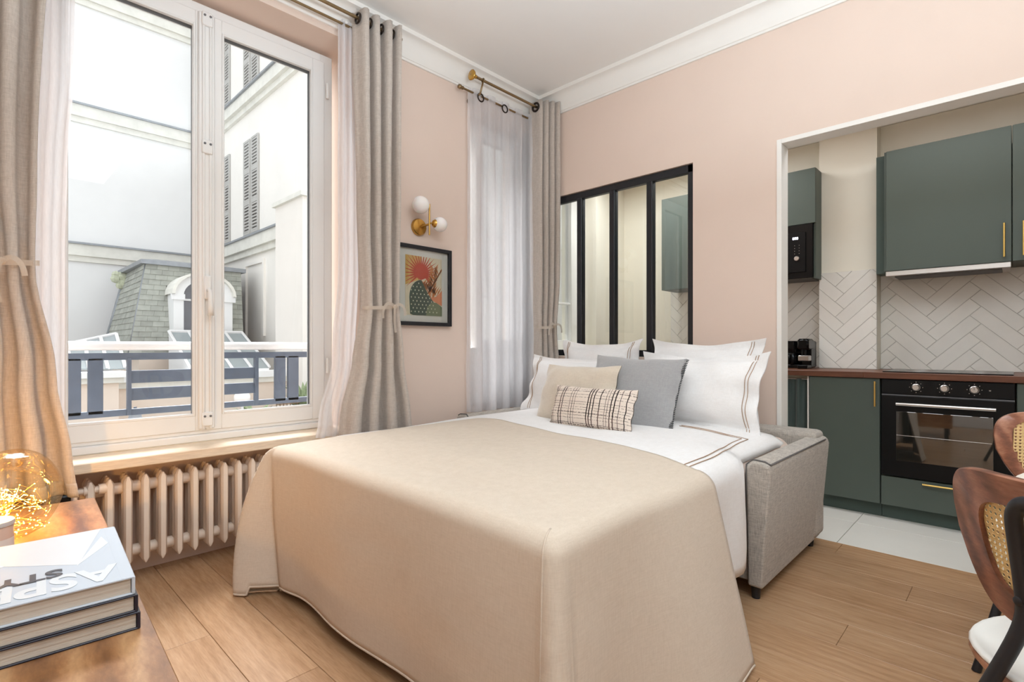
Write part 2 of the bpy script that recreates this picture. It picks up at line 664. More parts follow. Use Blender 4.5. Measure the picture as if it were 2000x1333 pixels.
# wall to the kitchen (east): partition opening and wide doorway
PY0, PY1, PZ0, PZ1 = 1.485, 2.70, 0.985, 2.235
DY1, DZ1 = 0.958, 2.212
w = MB()
w.box(XE, 3.3, PY1, 3.0, 0, CEIL)
w.box(XE, 3.3, PY0, PY1, 0, PZ0)
w.box(XE, 3.3, PY0, PY1, PZ1, CEIL)
w.box(XE, 3.3, DY1 + 0.012, PY0, 0, CEIL)
w.box(XE, 3.3, -1.2, DY1 + 0.012, DZ1 + 0.012, CEIL)
w.box(XE, 3.3, -2.65, -1.2, 0, CEIL)
struct('wall_east', w, M['pink'])
struct('wall_south', MB().box(-1.4, 4.6, -2.7, -2.6, -0.1, CEIL), M['white_paint'])
struct('wall_west', MB().box(-1.4, -1.3, -2.7, 3.0, -0.1, CEIL), M['white_paint'])
# casing of the doorway
w = MB()
w.box(XE - 0.008, 3.308, DY1, DY1 + 0.026, 0, DZ1 + 0.026)
w.box(XE - 0.008, 3.308, -1.2, DY1, DZ1, DZ1 + 0.026)
struct('trim_doorway', w, M['white_paint'], bevel=0.002)


def cornice(name, p0, p1, inward):
    """cove moulding; profile in (out from wall, z)"""
    prof = [(0.0, 2.876), (0.012, 2.876), (0.014, 2.888), (0.02, 2.89)]
    for i in range(9):
        a = i / 8 * PI / 2
        prof.append((0.022 + 0.06 * (1 - math.cos(a)), 2.895 + 0.105 * math.sin(a)))
    prof += [(0.098, 3.003), (0.098, 3.03), (0.0, 3.03)]
    m = MB()
    n = len(prof)
    p0, p1, iv = Vector(p0), Vector(p1), Vector(inward)
    v = []
    for p in (p0, p1):
        for (o, z) in prof:
            q = p + iv * o
            v.append((q.x, q.y, z))
    f = [(i, (i + 1) % n, n + (i + 1) % n, n + i) for i in range(n)]
    f += [tuple(reversed(range(n))), tuple(range(n, 2 * n))]
    m.add(v, f)
    return struct(name, m, M['white_paint'], smooth='auto')


cornice('trim_cornice_north', (-1.3, YN, 0), (XE, YN, 0), (0, -1, 0))
cornice('trim_cornice_east', (XE, -2.6, 0), (XE, YN, 0), (-1, 0, 0))

# ---- kitchen back wall, pilaster, herringbone tiles
struct_k = struct('wall_kitchen_east', MB().box(XK, 4.6, -2.65, 2.85, -0.1, 2.7), M['cream_wall'])
PX, PYA, PYB = 4.364, 0.695, 1.051
pil = struct('wall_pilaster', MB().box(PX, XK, PYA, PYB, 0, 2.62), M['cream_wall'])


def clip(poly, x0, x1, y0, y1):
    def cut(ps, f, g):
        out = []
        for i, p in enumerate(ps):
            q = ps[(i + 1) % len(ps)]
            if f(p):
                out.append(p)
            if f(p) != f(q):
                out.append(g(p, q))
        return out

    def ix(c):
        return lambda p, q: (c, p[1] + (q[1] - p[1]) * (c - p[0]) / (q[0] - p[0]))

    def iy(c):
        return lambda p, q: (p[0] + (q[0] - p[0]) * (c - p[1]) / (q[1] - p[1]), c)
    for f, g in ((lambda p: p[0] > x0, ix(x0)), (lambda p: p[0] < x1, ix(x1)), (lambda p: p[1] > y0, iy(y0)), (lambda p: p[1] < y1, iy(y1))):
        if not poly:
            return poly
        poly = cut(poly, f, g)
    return poly


def area(p):
    return abs(sum(p[i][0] * p[(i + 1) % len(p)][1] - p[(i + 1) % len(p)][0] * p[i][1] for i in range(len(p)))) / 2


def herringbone(parent, X, y0, y1, z0, z1, off=(0, 0), tw=0.078, tl=0.312, th=0.008, gap=0.0022):
    """45 degree herringbone on the plane X, tiles facing -x"""
    c = math.sqrt(0.5)
    n = int(tl / tw)
    R = 22
    base = MB().box(X - 0.003, X + 0.002, y0, y1, z0, z1)
    part('tile_bed', base, M['grout'], parent)
    for i in range(-R, R):
        for j in range(-R, R):
            k = (i - j) % (2 * n)
            if k == 0:
                r = (i * tw, (i + n) * tw, j * tw, (j + 1) * tw)
            elif k == n:
                # vertical brick whose foot is this cell's row
                r = ((i + 0) * tw, (i + 1) * tw, (j - n + 1) * tw, (j + 1) * tw)
            else:
                continue
            g = gap / 2
            q = [(r[0] + g, r[2] + g), (r[1] - g, r[2] + g), (r[1] - g, r[3] - g), (r[0] + g, r[3] - g)]
            q = [(c * (a - b) + y0 + off[0], c * (a + b) + z0 + off[1]) for a, b in q]
            q = clip(q, y0 + 0.001, y1 - 0.001, z0 + 0.001, z1 - 0.001)
            if len(q) < 3 or area(q) < 1e-4:
                continue
            cy_, cz_ = sum(p[0] for p in q) / len(q), sum(p[1] for p in q) / len(q)
            d = random.uniform(-0.0008, 0.0008)
            tx, tz = random.uniform(-.006, .006), random.uniform(-.006, .006)

            def top(p, s=0.0018):
                l = math.hypot(p[0] - cy_, p[1] - cz_) or 1
                return (X - th + d + tx * (p[0] - cy_) + tz * (p[1] - cz_), p[0] - (p[0] - cy_) / l * s, p[1] - (p[1] - cz_) / l * s)
            m = MB()
            m.prism(q, lambda p: (X - 0.002, p[0], p[1]), lambda p: (X - th + 0.002 + d, p[0], p[1]))
            m.prism(q, lambda p: (X - th + 0.002 + d, p[0], p[1]), top)
            part('wall_tile', m, M['walltile'], parent)


herringbone(struct_k, XK, -0.62, PYA, 0.9, 1.56, off=(0.175, -0.3))
herringbone(pil, PX, PYA, PYB, 0.9, 1.598, off=(0.03 + 0.2206, -0.4))
herringbone(struct_k, XK, PYB, 2.3, 0.9, 1.56, off=(0.3, -0.4))
struct('trim_tile_edge', MB().box(XK - 0.012, XK, PYB, 2.3, 1.56, 1.585), M['white_paint'], bevel=0.003)
struct('baseboard_north', MB().box(1.6, 2.47, YN - 0.012, YN, 0.0, 0.09), M['white_paint'], bevel=0.003)


# ---- window 1
def frame_rect(m, x0, x1, y0, y1, z0, z1, wl, wr, wb, wt, r=0.004):
    m.rbox(x0, x0 + wl, y0, y1, z0, z1, r)
    m.rbox(x1 - wr, x1, y0, y1, z0, z1, r)
    m.rbox(x0 + wl - r, x1 - wr + r, y0, y1, z0, z0 + wb, r)
    m.rbox(x0 + wl - r, x1 - wr + r, y0, y1, z1 - wt, z1, r)
    return m


WY = 2.985
win = struct_empty('window_1', (0.85, 3.03, 0.575))
fr = part('window_frame', frame_rect(MB(), 0.155, 1.528, WY + 0.015, 3.10, 0.60, 2.815, 0.075, 0.075, 0.05, 0.05), M['pvc'], win, smooth='auto')
# bottom weather profile
part('bottom_rail', MB().rbox(0.155, 1.528, WY - 0.004, 3.1, 0.574, 0.612, 0.006).rbox(0.155, 1.528, WY + 0.008, 3.1, 0.612, 0.64, 0.004), M['pvc'], win, smooth='auto')
for (a, b, gr_) in ((0.21, 0.8335, 0.048), (0.8365, 1.472, 0.075)):
    s = part('sash', frame_rect(MB(), a, b, WY, 3.06, 0.63, 2.765, 0.075, gr_, 0.082, 0.074), M['pvc'], win, smooth='auto')
    g = 0.075
    m = MB()
    frame_rect(m, a + g - 0.004, b - gr_ + 0.004, 3.008, 3.042, 0.708, 2.695, 0.008, 0.008, 0.008, 0.008, 0.001)
    part('gasket', m, M['gasket'], s)
    m = MB()
    frame_rect(m, a + g - 0.002, b - gr_ + 0.002, WY - 0.003, WY + 0.02, 0.706, 2.697, 0.012, 0.012, 0.014, 0.012, 0.003)
    part('glazing_bead', m, M['pvc'], s, smooth='auto')
    part('glass_pane', MB().box(a + g, b - gr_, 3.022, 3.026, 0.712, 2.691), M['glass'], win)
# meeting stile with its ridges
m = MB()
m.rbox(0.797, 0.873, WY - 0.016, WY + 0.002, 0.64, 2.76, 0.005)
m.rbox(0.812, 0.826, WY - 0.024, WY - 0.01, 0.64, 2.76, 0.004)
m.rbox(0.844, 0.858, WY - 0.024, WY - 0.01, 0.64, 2.76, 0.004)
part('meeting_stile', m, M['pvc'], win, smooth='auto')
hd = part('window_handle', MB().rbox(0.818, 0.852, WY - 0.036, WY - 0.022, 1.30, 1.42, 0.006), M['pvc'], win, smooth='auto')
part('handle_grip', MB().tube([(0.835, WY - 0.03, 1.345), (0.835, WY - 0.062, 1.345), (0.836, WY - 0.066, 1.33), (0.838, WY - 0.066, 1.27), (0.840, WY - 0.06, 1.215)], [0.009, 0.009, 0.011, 0.012, 0.014], 10), M['pvc'], hd, smooth=True)
for z in (0.655, 2.04, 2.69):
    p = part('lock_cover', MB().rbox(0.81, 0.86, WY - 0.03, WY - 0.015, z, z + 0.07, 0.004), M['pvc'], win, smooth='auto')
    part('screw_cap', MB().lathe([(0.006, 0), (0.006, 0.003), (0.004, 0.004)], (0.822, WY - 0.03, z + 0.05), 8, 'y').lathe([(0.006, 0), (0.006, 0.003), (0.004, 0.004)], (0.848, WY - 0.03, z + 0.05), 8, 'y'), M['gasket'], p)
for z in (0.9, 2.55):
    part('hinge', MB().tube([(1.488, WY - 0.006, z), (1.488, WY - 0.006, z + 0.09)], 0.009, 8), M['pvc'], win, smooth='auto')

# window 2 (behind the voile) and kitchen window
for nm, x0, x1, zt in (('window_2', 2.55, 3.19, 2.78), ('window_3', 3.345, 4.01, 2.598)):
    wn = struct_empty(nm, ((x0 + x1) / 2, 3.03, 1.0))
    if nm == 'window_2':
        part('window_frame', frame_rect(MB(), x0, x1, 3.0, 3.1, 1.0, zt, 0.1, 0.06, 0.05, 0.05), M['pvc'], wn, smooth='auto')
        part('inner_reveal', MB().box(2.475, 2.56, 3.0, 3.1, 1.0, zt), M['pvc'], wn)
        a, b = 2.70, 3.16
    else:
        part('window_frame', frame_rect(MB(), x0, x1, 3.0, 3.1, 1.0, zt, 0.04, 0.05, 0.05, 0.05), M['pvc'], wn, smooth='auto')
        a, b = x0 + 0.03, x1 - 0.045
    part('sash', frame_rect(MB(), a, b, 2.985, 3.06, 1.03, zt - 0.03, 0.075, 0.075, 0.085, 0.08), M['pvc'], wn, smooth='auto')
    part('glazing_bar', MB().rbox(a + 0.07, b - 0.07, 3.0, 3.03, 1.445, 1.465, 0.003), M['pvc'], wn)
    part('glass_pane', MB().box(a + 0.07, b - 0.07, 3.022, 3.026, 1.11, zt - 0.105), M['glass'], wn)
    if nm == 'window_2':
        part('lower_panel', MB().rbox(2.47, 3.19, 2.955, 2.985, 0.62, 1.0, 0.004), M['pvc'], wn)

# wooden sill of window 1
struct('trim_sill', MB().rbox(0.04, 1.612, 2.775, 3.0, 0.53, 0.574, 0.004), M['sill'])

# ---- black glazed partition
pt = struct_empty('window_4', (3.24, 2.1, 1.0))
y0, y1, z0, z1 = PY0 + 0.003, PY1, PZ0 + 0.003, PZ1 - 0.004
m = MB()
m.rbox(3.212, 3.252, y0, y0 + 0.038, z0, z1, 0.003)
m.rbox(3.212, 3.252, y1 - 0.038, y1, z0, z1, 0.003)
m.rbox(3.212, 3.252, y0, y1, z0, z0 + 0.046, 0.003)
m.rbox(3.212, 3.252, y0, y1, z1 - 0.05, z1, 0.003)
part('partition_frame', m, M['black_metal'], pt)
ym = [2.388, 2.097, 1.798]
for y in ym:
    part('mullion', MB().rbox(3.205, 3.258, y - 0.022, y + 0.022, z0 + 0.04, z1 - 0.045, 0.004), M['black_metal'], pt)
ed = [y1 - 0.03] + ym + [y0 + 0.03]
for a, b in zip(ed, ed[1:]):
    part('glass_pane', MB().box(3.229, 3.233, b, a, z0 + 0.04, z1 - 0.045), M['part_glass'], pt)

# ================================================================== OUTSIDE
gr = struct('ground_courtyard', MB().box(-20, 26, 3.3, 30, -1.4, -1.2), M['ground'])
struct('terrace', MB().box(-6, 6, 5.5, 12.2, -0.9, -0.75), M['ground'])
# far white facade, parallel to the room's window wall
bA = thing('apartment_building', 'long white rendered facade with stone string courses behind the slate roof', 'building', (0, 19.2, -3))
part('wall', MB().box(-16, 5.65, 19, 19.6, -3, 12.2), M['render_white'], bA)
for z in (3.95, 7.86, 11.2):
    part('string_course', MB().box(-16, 5.45, 18.86, 19.02, z - 0.34, z - 0.02).box(-16, 5.45, 18.93, 19.02, z - 0.5, z - 0.34), M['stone_band'], bA)
    part('flashing', MB().box(-16, 5.4, 18.80, 19.02, z - 0.02, z + 0.03), M['zinc'], bA)
# facade with shutters on the right
bB = thing('apartment_building', 'tall cream building on the right with closed louvred shutters', 'building', (8, 14, -3))
part('wall', MB().box(5.66, 20, 12.6, 19.0, -3, 12.4), M['render_cream'], bB)
for z in (4.2, 8.43):
    part('string_course', MB().box(5.46, 5.7, 12.5, 18.78, z - 0.36, z - 0.04).box(5.56, 5.7, 12.5, 18.78, z - 0.52, z - 0.36), M['stone_band'], bB)
    part('flashing', MB().box(5.40, 5.7, 12.45, 18.78, z - 0.04, z + 0.01), M['zinc'], bB)


def shutter(Y0, Y1, z0, z1, parent):
    X = 5.66
    n = 3
    s = part('shutter', MB().box(X - 0.05, X - 0.012, Y0, Y0 + 0.07, z0, z1).box(X - 0.05, X - 0.012, Y1 - 0.07, Y1, z0, z1), M['shutter'], parent)
    H = (z1 - z0) / n
    slats = MB()
    for i in range(n + 1):
        z = z0 + i * H
        part('rail', MB().box(X - 0.05, X - 0.012, Y0 + 0.07, Y1 - 0.07, max(z0, z - 0.06), min(z1, z + 0.06)), M['shutter'], s)
    k = int(H / 0.085)
    for i in range(n):
        for j in range(1, k):
            z = z0 + i * H + j * H / k
            slats.box(X - 0.045, X - 0.015, Y0 + 0.07, Y1 - 0.07, z - 0.024, z + 0.02)
    o = part('louvres', slats, M['shutter'], s)
    o['kind'] = 'stuff'
    part('shade_gap', MB().box(X - 0.014, X - 0.002, Y0 + 0.05, Y1 - 0.05, z0 + 0.03, z1 - 0.03), M['shutter_gap'], s)


for (ya, yb) in ((15.39, 16.54), (17.75, 18.75)):
    mid = (ya + yb) / 2
    for (z0_, z1_) in ((4.34, 7.1), (8.5, 11.25)):
        shutter(ya, mid - 0.05, z0_, z1_, bB)
        shutter(mid + 0.05, yb - 0.02, z0_, z1_, bB)
part('blind_window', MB().box(5.6, 5.67, 14.95, 15.05, 1.35, 3.5).box(5.6, 5.67, 16.3, 16.4, 1.35, 3.5).box(5.6, 5.67, 15.05, 16.3, 3.4, 3.5), M['render_cream'], bB)
bC = thing('annex_building', 'low peach annex block jutting out before the shuttered building', 'building', (6, 12, -3))
part('wall', MB().box(5.2, 16, 11.6, 12.59, -3, 4.46).box(5.2, 5.655, 12.59, 13.11, -3, 4.46), M['render_annex'], bC)
part('coping', MB().box(5.12, 16, 11.5, 12.59, 4.46, 4.56).box(5.12, 5.655, 12.59, 13.15, 4.46, 4.56), M['stone_band'], bC)
# mansard pavilion
mz = thing('mansard_pavilion', 'small pavilion with slate mansard roof and arched dormer', 'building', (4.1, 15.5, -3))
part('wall', MB().box(2.75, 5.2, 14.9, 18.2, -3, 0.86).box(2.7, 5.2, 15.3, 18.2, 0.8, 1.0), M['render_peach'], mz)
TL, TR_ = at(284.5, 514, Y=15.5), at(470, 523, Y=15.5)
BL, BR = at(251, 693, Y=15.0), at(476, 690, Y=15.0)
TL.z = TR_.z = 3.12
BL.z = BR.z = 0.9
SB_t, SB_b = Vector((TL.x + 0.05, 18.1, 3.12)), Vector((BL.x, 18.2, 0.9))
rf = part('roof', MB().add([TL, TR_, BR, BL, SB_t, SB_b, TR_ + Vector((0, 2.6, 0)), BR + Vector((0, 3.0, 0))], [(0, 3, 2, 1), (0, 4, 5, 3), (1, 2, 7, 6), (4, 6, 7, 5)]), M['gasket'], mz)
part('roof_cap', MB().box(TL.x - 0.12, TR_.x + 0.1, 15.38, 18.3, 3.1, 3.2).add([(TL.x - 0.12, 15.38, 3.2), (TR_.x + 0.1, 15.38, 3.2), (TR_.x - 0.3, 17, 3.45), (TL.x + 0.5, 17, 3.45)], [(0, 1, 2, 3)]), M['zinc'], mz)
DCX, DHW = None, None
dl, dr_ = at(333, 600, Y=14.75).x, at(458, 600, Y=14.75).x
dc, dh = (dl + dr_) / 2, (dr_ - dl) / 2


def slates(A, B, C, D, nrow, wid, skip=None):
    """A top-left, B top-right, C bottom-right, D bottom-left"""
    nrm = (B - A).cross(D - A).normalized()
    if nrm.dot(Vector((0, 0, 0)) - A) < 0:
        nrm = -nrm
    for i in range(nrow):
        t0, t1 = i / nrow, (i + 1.12) / nrow
        l0, r0, l1, r1 = A.lerp(D, t0), B.lerp(C, t0), A.lerp(D, min(t1, 1.0)), B.lerp(C, min(t1, 1.0))
        n = max(2, int((r1 - l1).length / wid))
        off = 0.5 if i % 2 else 0.0
        for j in range(n + 1):
            a, b = clamp((j - off) / n), clamp((j + 1 - off) / n)
            if b - a < 0.02:
                continue
            p = [l0.lerp(r0, a), l0.lerp(r0, b), l1.lerp(r1, b), l1.lerp(r1, a)]
            c = sum(p, Vector()) / 4
            if skip and skip(c):
                continue
            p = [c + (q - c) * 0.985 for q in p]
            u = random.uniform(0.0, 0.006)
            lo = [q + nrm * (0.004 if k < 2 else 0.016) for k, q in enumerate(p)]
            hi = [q + nrm * ((0.016 if k < 2 else 0.032) + u) for k, q in enumerate(p)]
            part('slate', MB().add(lo + hi, [(4, 5, 6, 7), (0, 1, 5, 4), (1, 2, 6, 5), (2, 3, 7, 6), (3, 0, 4, 7)]), M['slate'], rf)


slates(TL, TR_, BR, BL, 17, 0.24, lambda c: abs(c.x - dc) < dh * 0.8 and c.z < 2.75)
slates(SB_t, TL, BL, SB_b, 15, 0.34)
part('hip_flashing', MB().tube([TL + Vector((0, 0, 0.02)), BL], 0.018, 6).tube([SB_t, SB_b], 0.07, 6), M['zinc'], mz, smooth=True)
# dormer: arch of rendered stone round a window
dm = MB()
za, zs = 1.2, 2.32


def arch(R, s, n=14):
    return [(dc - R, za)] + [(dc - R * math.cos(PI * i / n), zs + s * R * math.sin(PI * i / n)) for i in range(n + 1)] + [(dc + R, za)]


o_, i_ = arch(dh * 0.92, 0.8), arch(dh * 0.62, 0.85)
v = [(p[0], yy, p[1]) for yy in (14.72, 15.6) for q in (o_, i_) for p in q]
n = len(o_)
f = []
for k in range(n - 1):
    f += [(k, k + 1, n + k + 1, n + k), (2 * n + k, 3 * n + k, 3 * n + k + 1, 2 * n + k + 1), (k, 2 * n + k, 2 * n + k + 1, k + 1), (n + k, n + k + 1, 3 * n + k + 1, 3 * n + k)]
dorm = part('dormer', MB().add(v, f), M['render_white'], mz)
hood = MB()
h0, h1 = arch(dh * 1.0, 0.8), arch(dh * 0.9, 0.8)
h0, h1 = h0[1:-1], h1[1:-1]
n = len(h0)
v = [(p[0], yy, p[1] + 0.02) for yy in (14.6, 15.4) for q in (h0, h1) for p in q]
f = []
for k in range(n - 1):
    f += [(k, k + 1, n + k + 1, n + k), (k, 2 * n + k, 2 * n + k + 1, k + 1), (n + k, n + k + 1, 3 * n + k + 1, 3 * n + k)]
part('dormer_hood', hood.add(v, f), M['stone_band'], dorm)
part('dormer_window', MB().prism(i_, lambda p: (p[0], 14.95, p[1]), lambda p: (p[0], 15.0, p[1])), M['pane_dark'], dorm)
part('window_bar', MB().box(dc - 0.03, dc + 0.03, 14.92, 14.96, za, zs + 0.4).box(dc - dh * .6, dc + dh * .6, 14.92, 14.96, 2.2, 2.25), M['render_white'], dorm)
part('dormer_capital', MB().box(dc - dh * 1.0, dc - dh * 0.6, 14.66, 14.75, 2.2, 2.34).box(dc + dh * 0.6, dc + dh * 1.0, 14.66, 14.75, 2.2, 2.34), M['render_white'], dorm)
ms = MB()
for i in range(40):
    c = at(248 + random.uniform(-22, 12), 545 + random.uniform(-9, 14), Y=17.9)
    ms.sphere(c, random.uniform(0.04, 0.13), 6, 4)
part('moss_tuft', ms, M['moss'], mz)['kind'] = 'stuff'


# glass roofs before the pavilion
def glass_roof(name, label, A, B, C, D, n, wall_z, under):
    g = thing(name, label, 'glass roof', ((A.x + B.x) / 2, (A.y + C.y) / 2, wall_z))
    nr = (B - A).cross(D - A).normalized()
    if nr.z < 0:
        nr = -nr
    for i in range(n):
        a, b = i / n, (i + 1) / n
        q = [A.lerp(B, a), A.lerp(B, b), D.lerp(C, b), D.lerp(C, a)]
        part('roof_pane', MB().add(q + [p + nr * 0.02 for p in q], [(0, 1, 2, 3), (4, 5, 6, 7), (0, 1, 5, 4), (1, 2, 6, 5), (2, 3, 7, 6), (3, 0, 4, 7)]), M['roof_glass'], g)
    for i in range(n + 1):
        part('roof_bar', MB().tube([A.lerp(B, i / n) + nr * 0.03, D.lerp(C, i / n) + nr * 0.03], 0.035, 6), M['rail_white'], g)
    part('ridge_bar', MB().tube([A + nr * 0.03, B + nr * 0.03], 0.04, 6), M['rail_white'], g)
    if under:
        part('gable_wall', MB().add([A, D, Vector((D.x, A.y, D.z)), Vector((A.x, A.y, wall_z)), Vector((D.x, D.y, wall_z)), B, C, Vector((B.x, B.y, wall_z)), Vector((C.x, C.y, wall_z))], [(0, 1, 4, 3), (5, 7, 8, 6), (1, 6, 8, 4)]), M['render_white'], g)
    return g


A, B = Vector((3.24, 14.4, 1.39)), Vector((4.86, 14.4, 1.39))
C, D = Vector((4.86, 12.62, 0.55)), Vector((3.24, 12.62, 0.55))
glass_roof('glass_roof', 'sloped glass roof with white bars below the arched dormer', A, B, C, D, 4, -3.0, True)
A, B = at(100, 682, Y=14.2), at(228, 655, Y=14.2)
D, C = at(96, 723, Y=12.0), at(246, 722, Y=12.4)
glass_roof('glass_roof', 'smaller grey glass roof left of the slate mansard', A, B, C, D, 4, -3.0, False)
pw_ = thing('garden_wall', 'peach courtyard wall with moulded cream ledge under the glass roofs', 'wall', (0, 12.2, -3))
xl = at(232, 730, Y=11.8).x
part('wall', MB().box(-8, xl, 11.8, 12.5, -3, 0.42).box(xl - 0.3, 5.2, 12.5, 12.9, -3, 0.30), M['render_peach'], pw_)
part('ledge', MB().box(-8, xl + 0.12, 11.62, 12.5, 0.5, 0.6).box(xl, 5.2, 12.35, 12.9, 0.36, 0.5), M['render_white'], pw_)
part('moulding', MB().box(-8, xl + 0.06, 11.7, 12.5, 0.4, 0.5).box(xl, 5.2, 12.42, 12.9, 0.24, 0.36), M['stone_band'], pw_)

# railing fixed in front of the window
RY = 3.32
ra = thing('guard_railing', 'slate blue metal guard railing with white handrail outside the large window', 'railing', (0.9, RY, 0.6))


def rx(px):
    return at(px, 700, Y=RY).x


part('handrail', MB().tube([(-0.1, RY, 1.062), (1.72, RY, 1.062)], 0.024, 12), M['rail_white'], ra, smooth='auto')
for z, h in ((1.008, 0.018), (0.718, 0.016)):
    part('rail_bar', MB().box(-0.1, 1.70, RY - 0.012, RY + 0.012, z - h, z + h), M['rail'], ra)
for a, b in ((112, 158), (171, 201), (536, 556.5), (561.5, 582)):
    part('baluster', MB().rbox(rx(a), rx(b), RY - 0.012, RY + 0.012, 0.718, 1.0, 0.002), M['rail'], ra)
for a, b in ((247.5, 256), (496.5, 503.5)):
    part('post', MB().rbox(rx(a), rx(b), RY - 0.016, RY + 0.016, 0.702, 1.0, 0.002), M['rail'], ra)
for z0_, z1_ in ((0.868, 0.934), (0.778, 0.842)):
    part('panel_slat', MB().rbox(rx(254), rx(498), RY - 0.008, RY + 0.008, z0_, z1_, 0.002), M['rail'], ra)
part('end_post', MB().box(rx(611), rx(616), RY - 0.012, RY + 0.012, 0.6, 1.06), M['rail_white'], ra)
for x in (-0.08, 1.66):
    part('post', MB().box(x, x + 0.03, RY - 0.014, RY + 0.014, 0.55, 1.02), M['rail'], ra)
# window ledge outside carries the railing
struct('trim_outer_ledge', MB().box(-0.4, 2.2, 3.2, 3.42, 0.45, 0.56), M['stone_band'])

# courtyard bits seen over the sash rail
cc = at(190, 823, Y=8.0)
ch = thing('garden_chair', 'brown rattan garden chair seen just above the sash of the left pane', 'chair', (cc.x, 8.0, -0.75))
pts = [(cc.x - 0.3, 8.0, -0.35)] + [(cc.x - 0.3 * math.cos(PI * i / 14), 8.0, -0.12 + 0.26 * math.sin(PI * i / 14)) for i in range(15)] + [(cc.x + 0.3, 8.0, -0.35)]
part('back_frame', MB().tube(pts, 0.018, 8), M['rattan'], ch, smooth=True)
for i in range(-2, 3):
    part('back_slat', MB().tube([(cc.x + i * 0.1, 8.0, -0.35), (cc.x + i * 0.1, 8.0, -0.12 + 0.25 * math.sqrt(max(0, 1 - (i * 0.1 / 0.3) ** 2)))], 0.011, 6), M['rattan'], ch, smooth=True)
part('seat', MB().lathe([(0.27, 0), (0.29, 0.015), (0.29, 0.03), (0.25, 0.04)], (cc.x, 7.75, -0.37), 20), M['rattan'], ch, smooth=True)
for sx in (-1, 1):
    for sy in (-1, 1):
        part('leg', MB().tube([(cc.x + sx * 0.2, 7.78 + sy * 0.18, -0.36), (cc.x + sx * 0.25, 7.78 + sy * 0.22, -0.75)], 0.016, 6), M['rattan'], ch, smooth=True)
c = at(264, 822, Y=9.0)
pb = thing('garden_parasol', 'folded grey garden parasol standing before the peach wall', 'parasol', (c.x, 9.0, -0.75))
part('canopy', MB().lathe([(0.17, -0.5), (0.2, -0.45), (0.12, 0.0), (0.07, 0.2), (0.03, 0.27)], (c.x, 9.0, -0.1), 14), M['zinc'], pb, smooth=True)
part('pole', MB().tube([(c.x, 9.0, -0.75), (c.x, 9.0, 0.2)], 0.02, 8), M['rail'], pb)
part('base', MB().lathe([(0.2, 0), (0.2, 0.04), (0.05, 0.07)], (c.x, 9.0, -0.75), 16), M['rail'], pb)
c = at(473, 778, Y=9.5)
gl = thing('courtyard_globe', 'white globe on a post in the courtyard seen through the right pane', 'lamp', (c.x, 9.5, -0.75))  # plain white sphere set on a thin post
part('globe', MB().sphere(c, 0.13, 16, 10), M['opal'], gl, smooth=True)
part('post', MB().tube([(c.x, 9.5, -0.75), (c.x, 9.5, c.z - 0.11)], 0.025, 8), M['rail_white'], gl)


def leafy(name, label, c, r, h, n, base_z, droop=0.5, group=None):
    p = thing(name, label, 'plant', (c[0], c[1], base_z), group=group)
    part('pot', MB().lathe([(0.13, 0), (0.17, 0.28), (0.19, 0.3), (0.17, 0.3), (0.15, 0.26)], (c[0], c[1], base_z), 16), M['render_peach'], p, smooth='auto')
    lf = MB()
    for i in range(n):
        a = random.uniform(0, 2 * PI)
        L = r * random.uniform(0.6, 1.0)
        hh = h * random.uniform(0.5, 1.0)
        d = Vector((math.cos(a), math.sin(a), 0))
        s_ = Vector((-d.y, d.x, 0))
        q = [Vector((c[0], c[1], base_z + 0.26))]
        P = [q[0] + d * (L * t) + Vector((0, 0, hh * (1.6 * t - droop * 1.3 * t * t))) for t in (0, .35, .7, 1)]
        wd_ = [0.012, 0.05, 0.04, 0.003]
        vv = []
        for pp, ww in zip(P, wd_):
            vv += [pp - s_ * ww, pp + s_ * ww]
        lf.add(vv, [(0, 1, 3, 2), (2, 3, 5, 4), (4, 5, 7, 6)])
    part('foliage', lf, M['leaf'], p)['kind'] = 'stuff'
    return p


c = at(500, 800, Y=10.5)
leafy('potted_palm', 'small palm in a pot left of the lattice, through the right pane', (c.x, 10.5), 0.5, 0.5, 26, -0.75)
c = at(595, 795, Y=11.0)
leafy('potted_shrub', 'bushy green potted shrub at the right end of the courtyard view', (c.x, 11.0), 0.5, 0.85, 60, -0.75)
c0, c1 = at(540, 790, Y=10.8), at(587, 790, Y=10.8)
la = thing('garden_lattice', 'thin brown wire lattice standing beside the courtyard shrub', 'lattice', ((c0.x + c1.x) / 2, 10.8, -0.75))
for i in range(8):
    xx = lerp(c0.x, c1.x, i / 7)
    part('upright', MB().tube([(xx, 10.8, -0.75), (xx, 10.8, -0.07)], 0.01, 5), M['rattan'], la)
for z in (-0.6, -0.35, -0.12):
    part('crossbar', MB().tube([(c0.x, 10.8, z), (c1.x, 10.8, z)], 0.01, 5), M['rattan'], la)

# ================================================================== RADIATOR
ra = thing('radiator', 'cream cast iron column radiator in the niche under the window sill', 'radiator', (0.85, 2.9, 0.0))
sec = MB()
for k, yy in enumerate((2.838, 2.885, 2.932)):
    hw = 0.0165
    d = 0.019
    prof = []
    # octagonal bar with pointed ends
    ring = [(-hw, -d * .35), (-hw * .55, -d), (hw * .55, -d), (hw, -d * .35), (hw, d * .35), (hw * .55, d), (-hw * .55, d), (-hw, d * .35)]
    zz = [(0.085, 0.25), (0.105, 1.0), (0.46, 1.0), (0.482, 0.3)]
    v = [(x * s_, yy + y * (0.5 + 0.5 * s_), z) for z, s_ in zz for x, y in ring]
    f = []
    for i in range(3):
        for j in range(8):
            j2 = (j + 1) % 8
            f.append((i * 8 + j, i * 8 + j2, (i + 1) * 8 + j2, (i + 1) * 8 + j))
    f += [tuple(reversed(range(8))), tuple(range(24, 32))]
    sec.add(v, f)
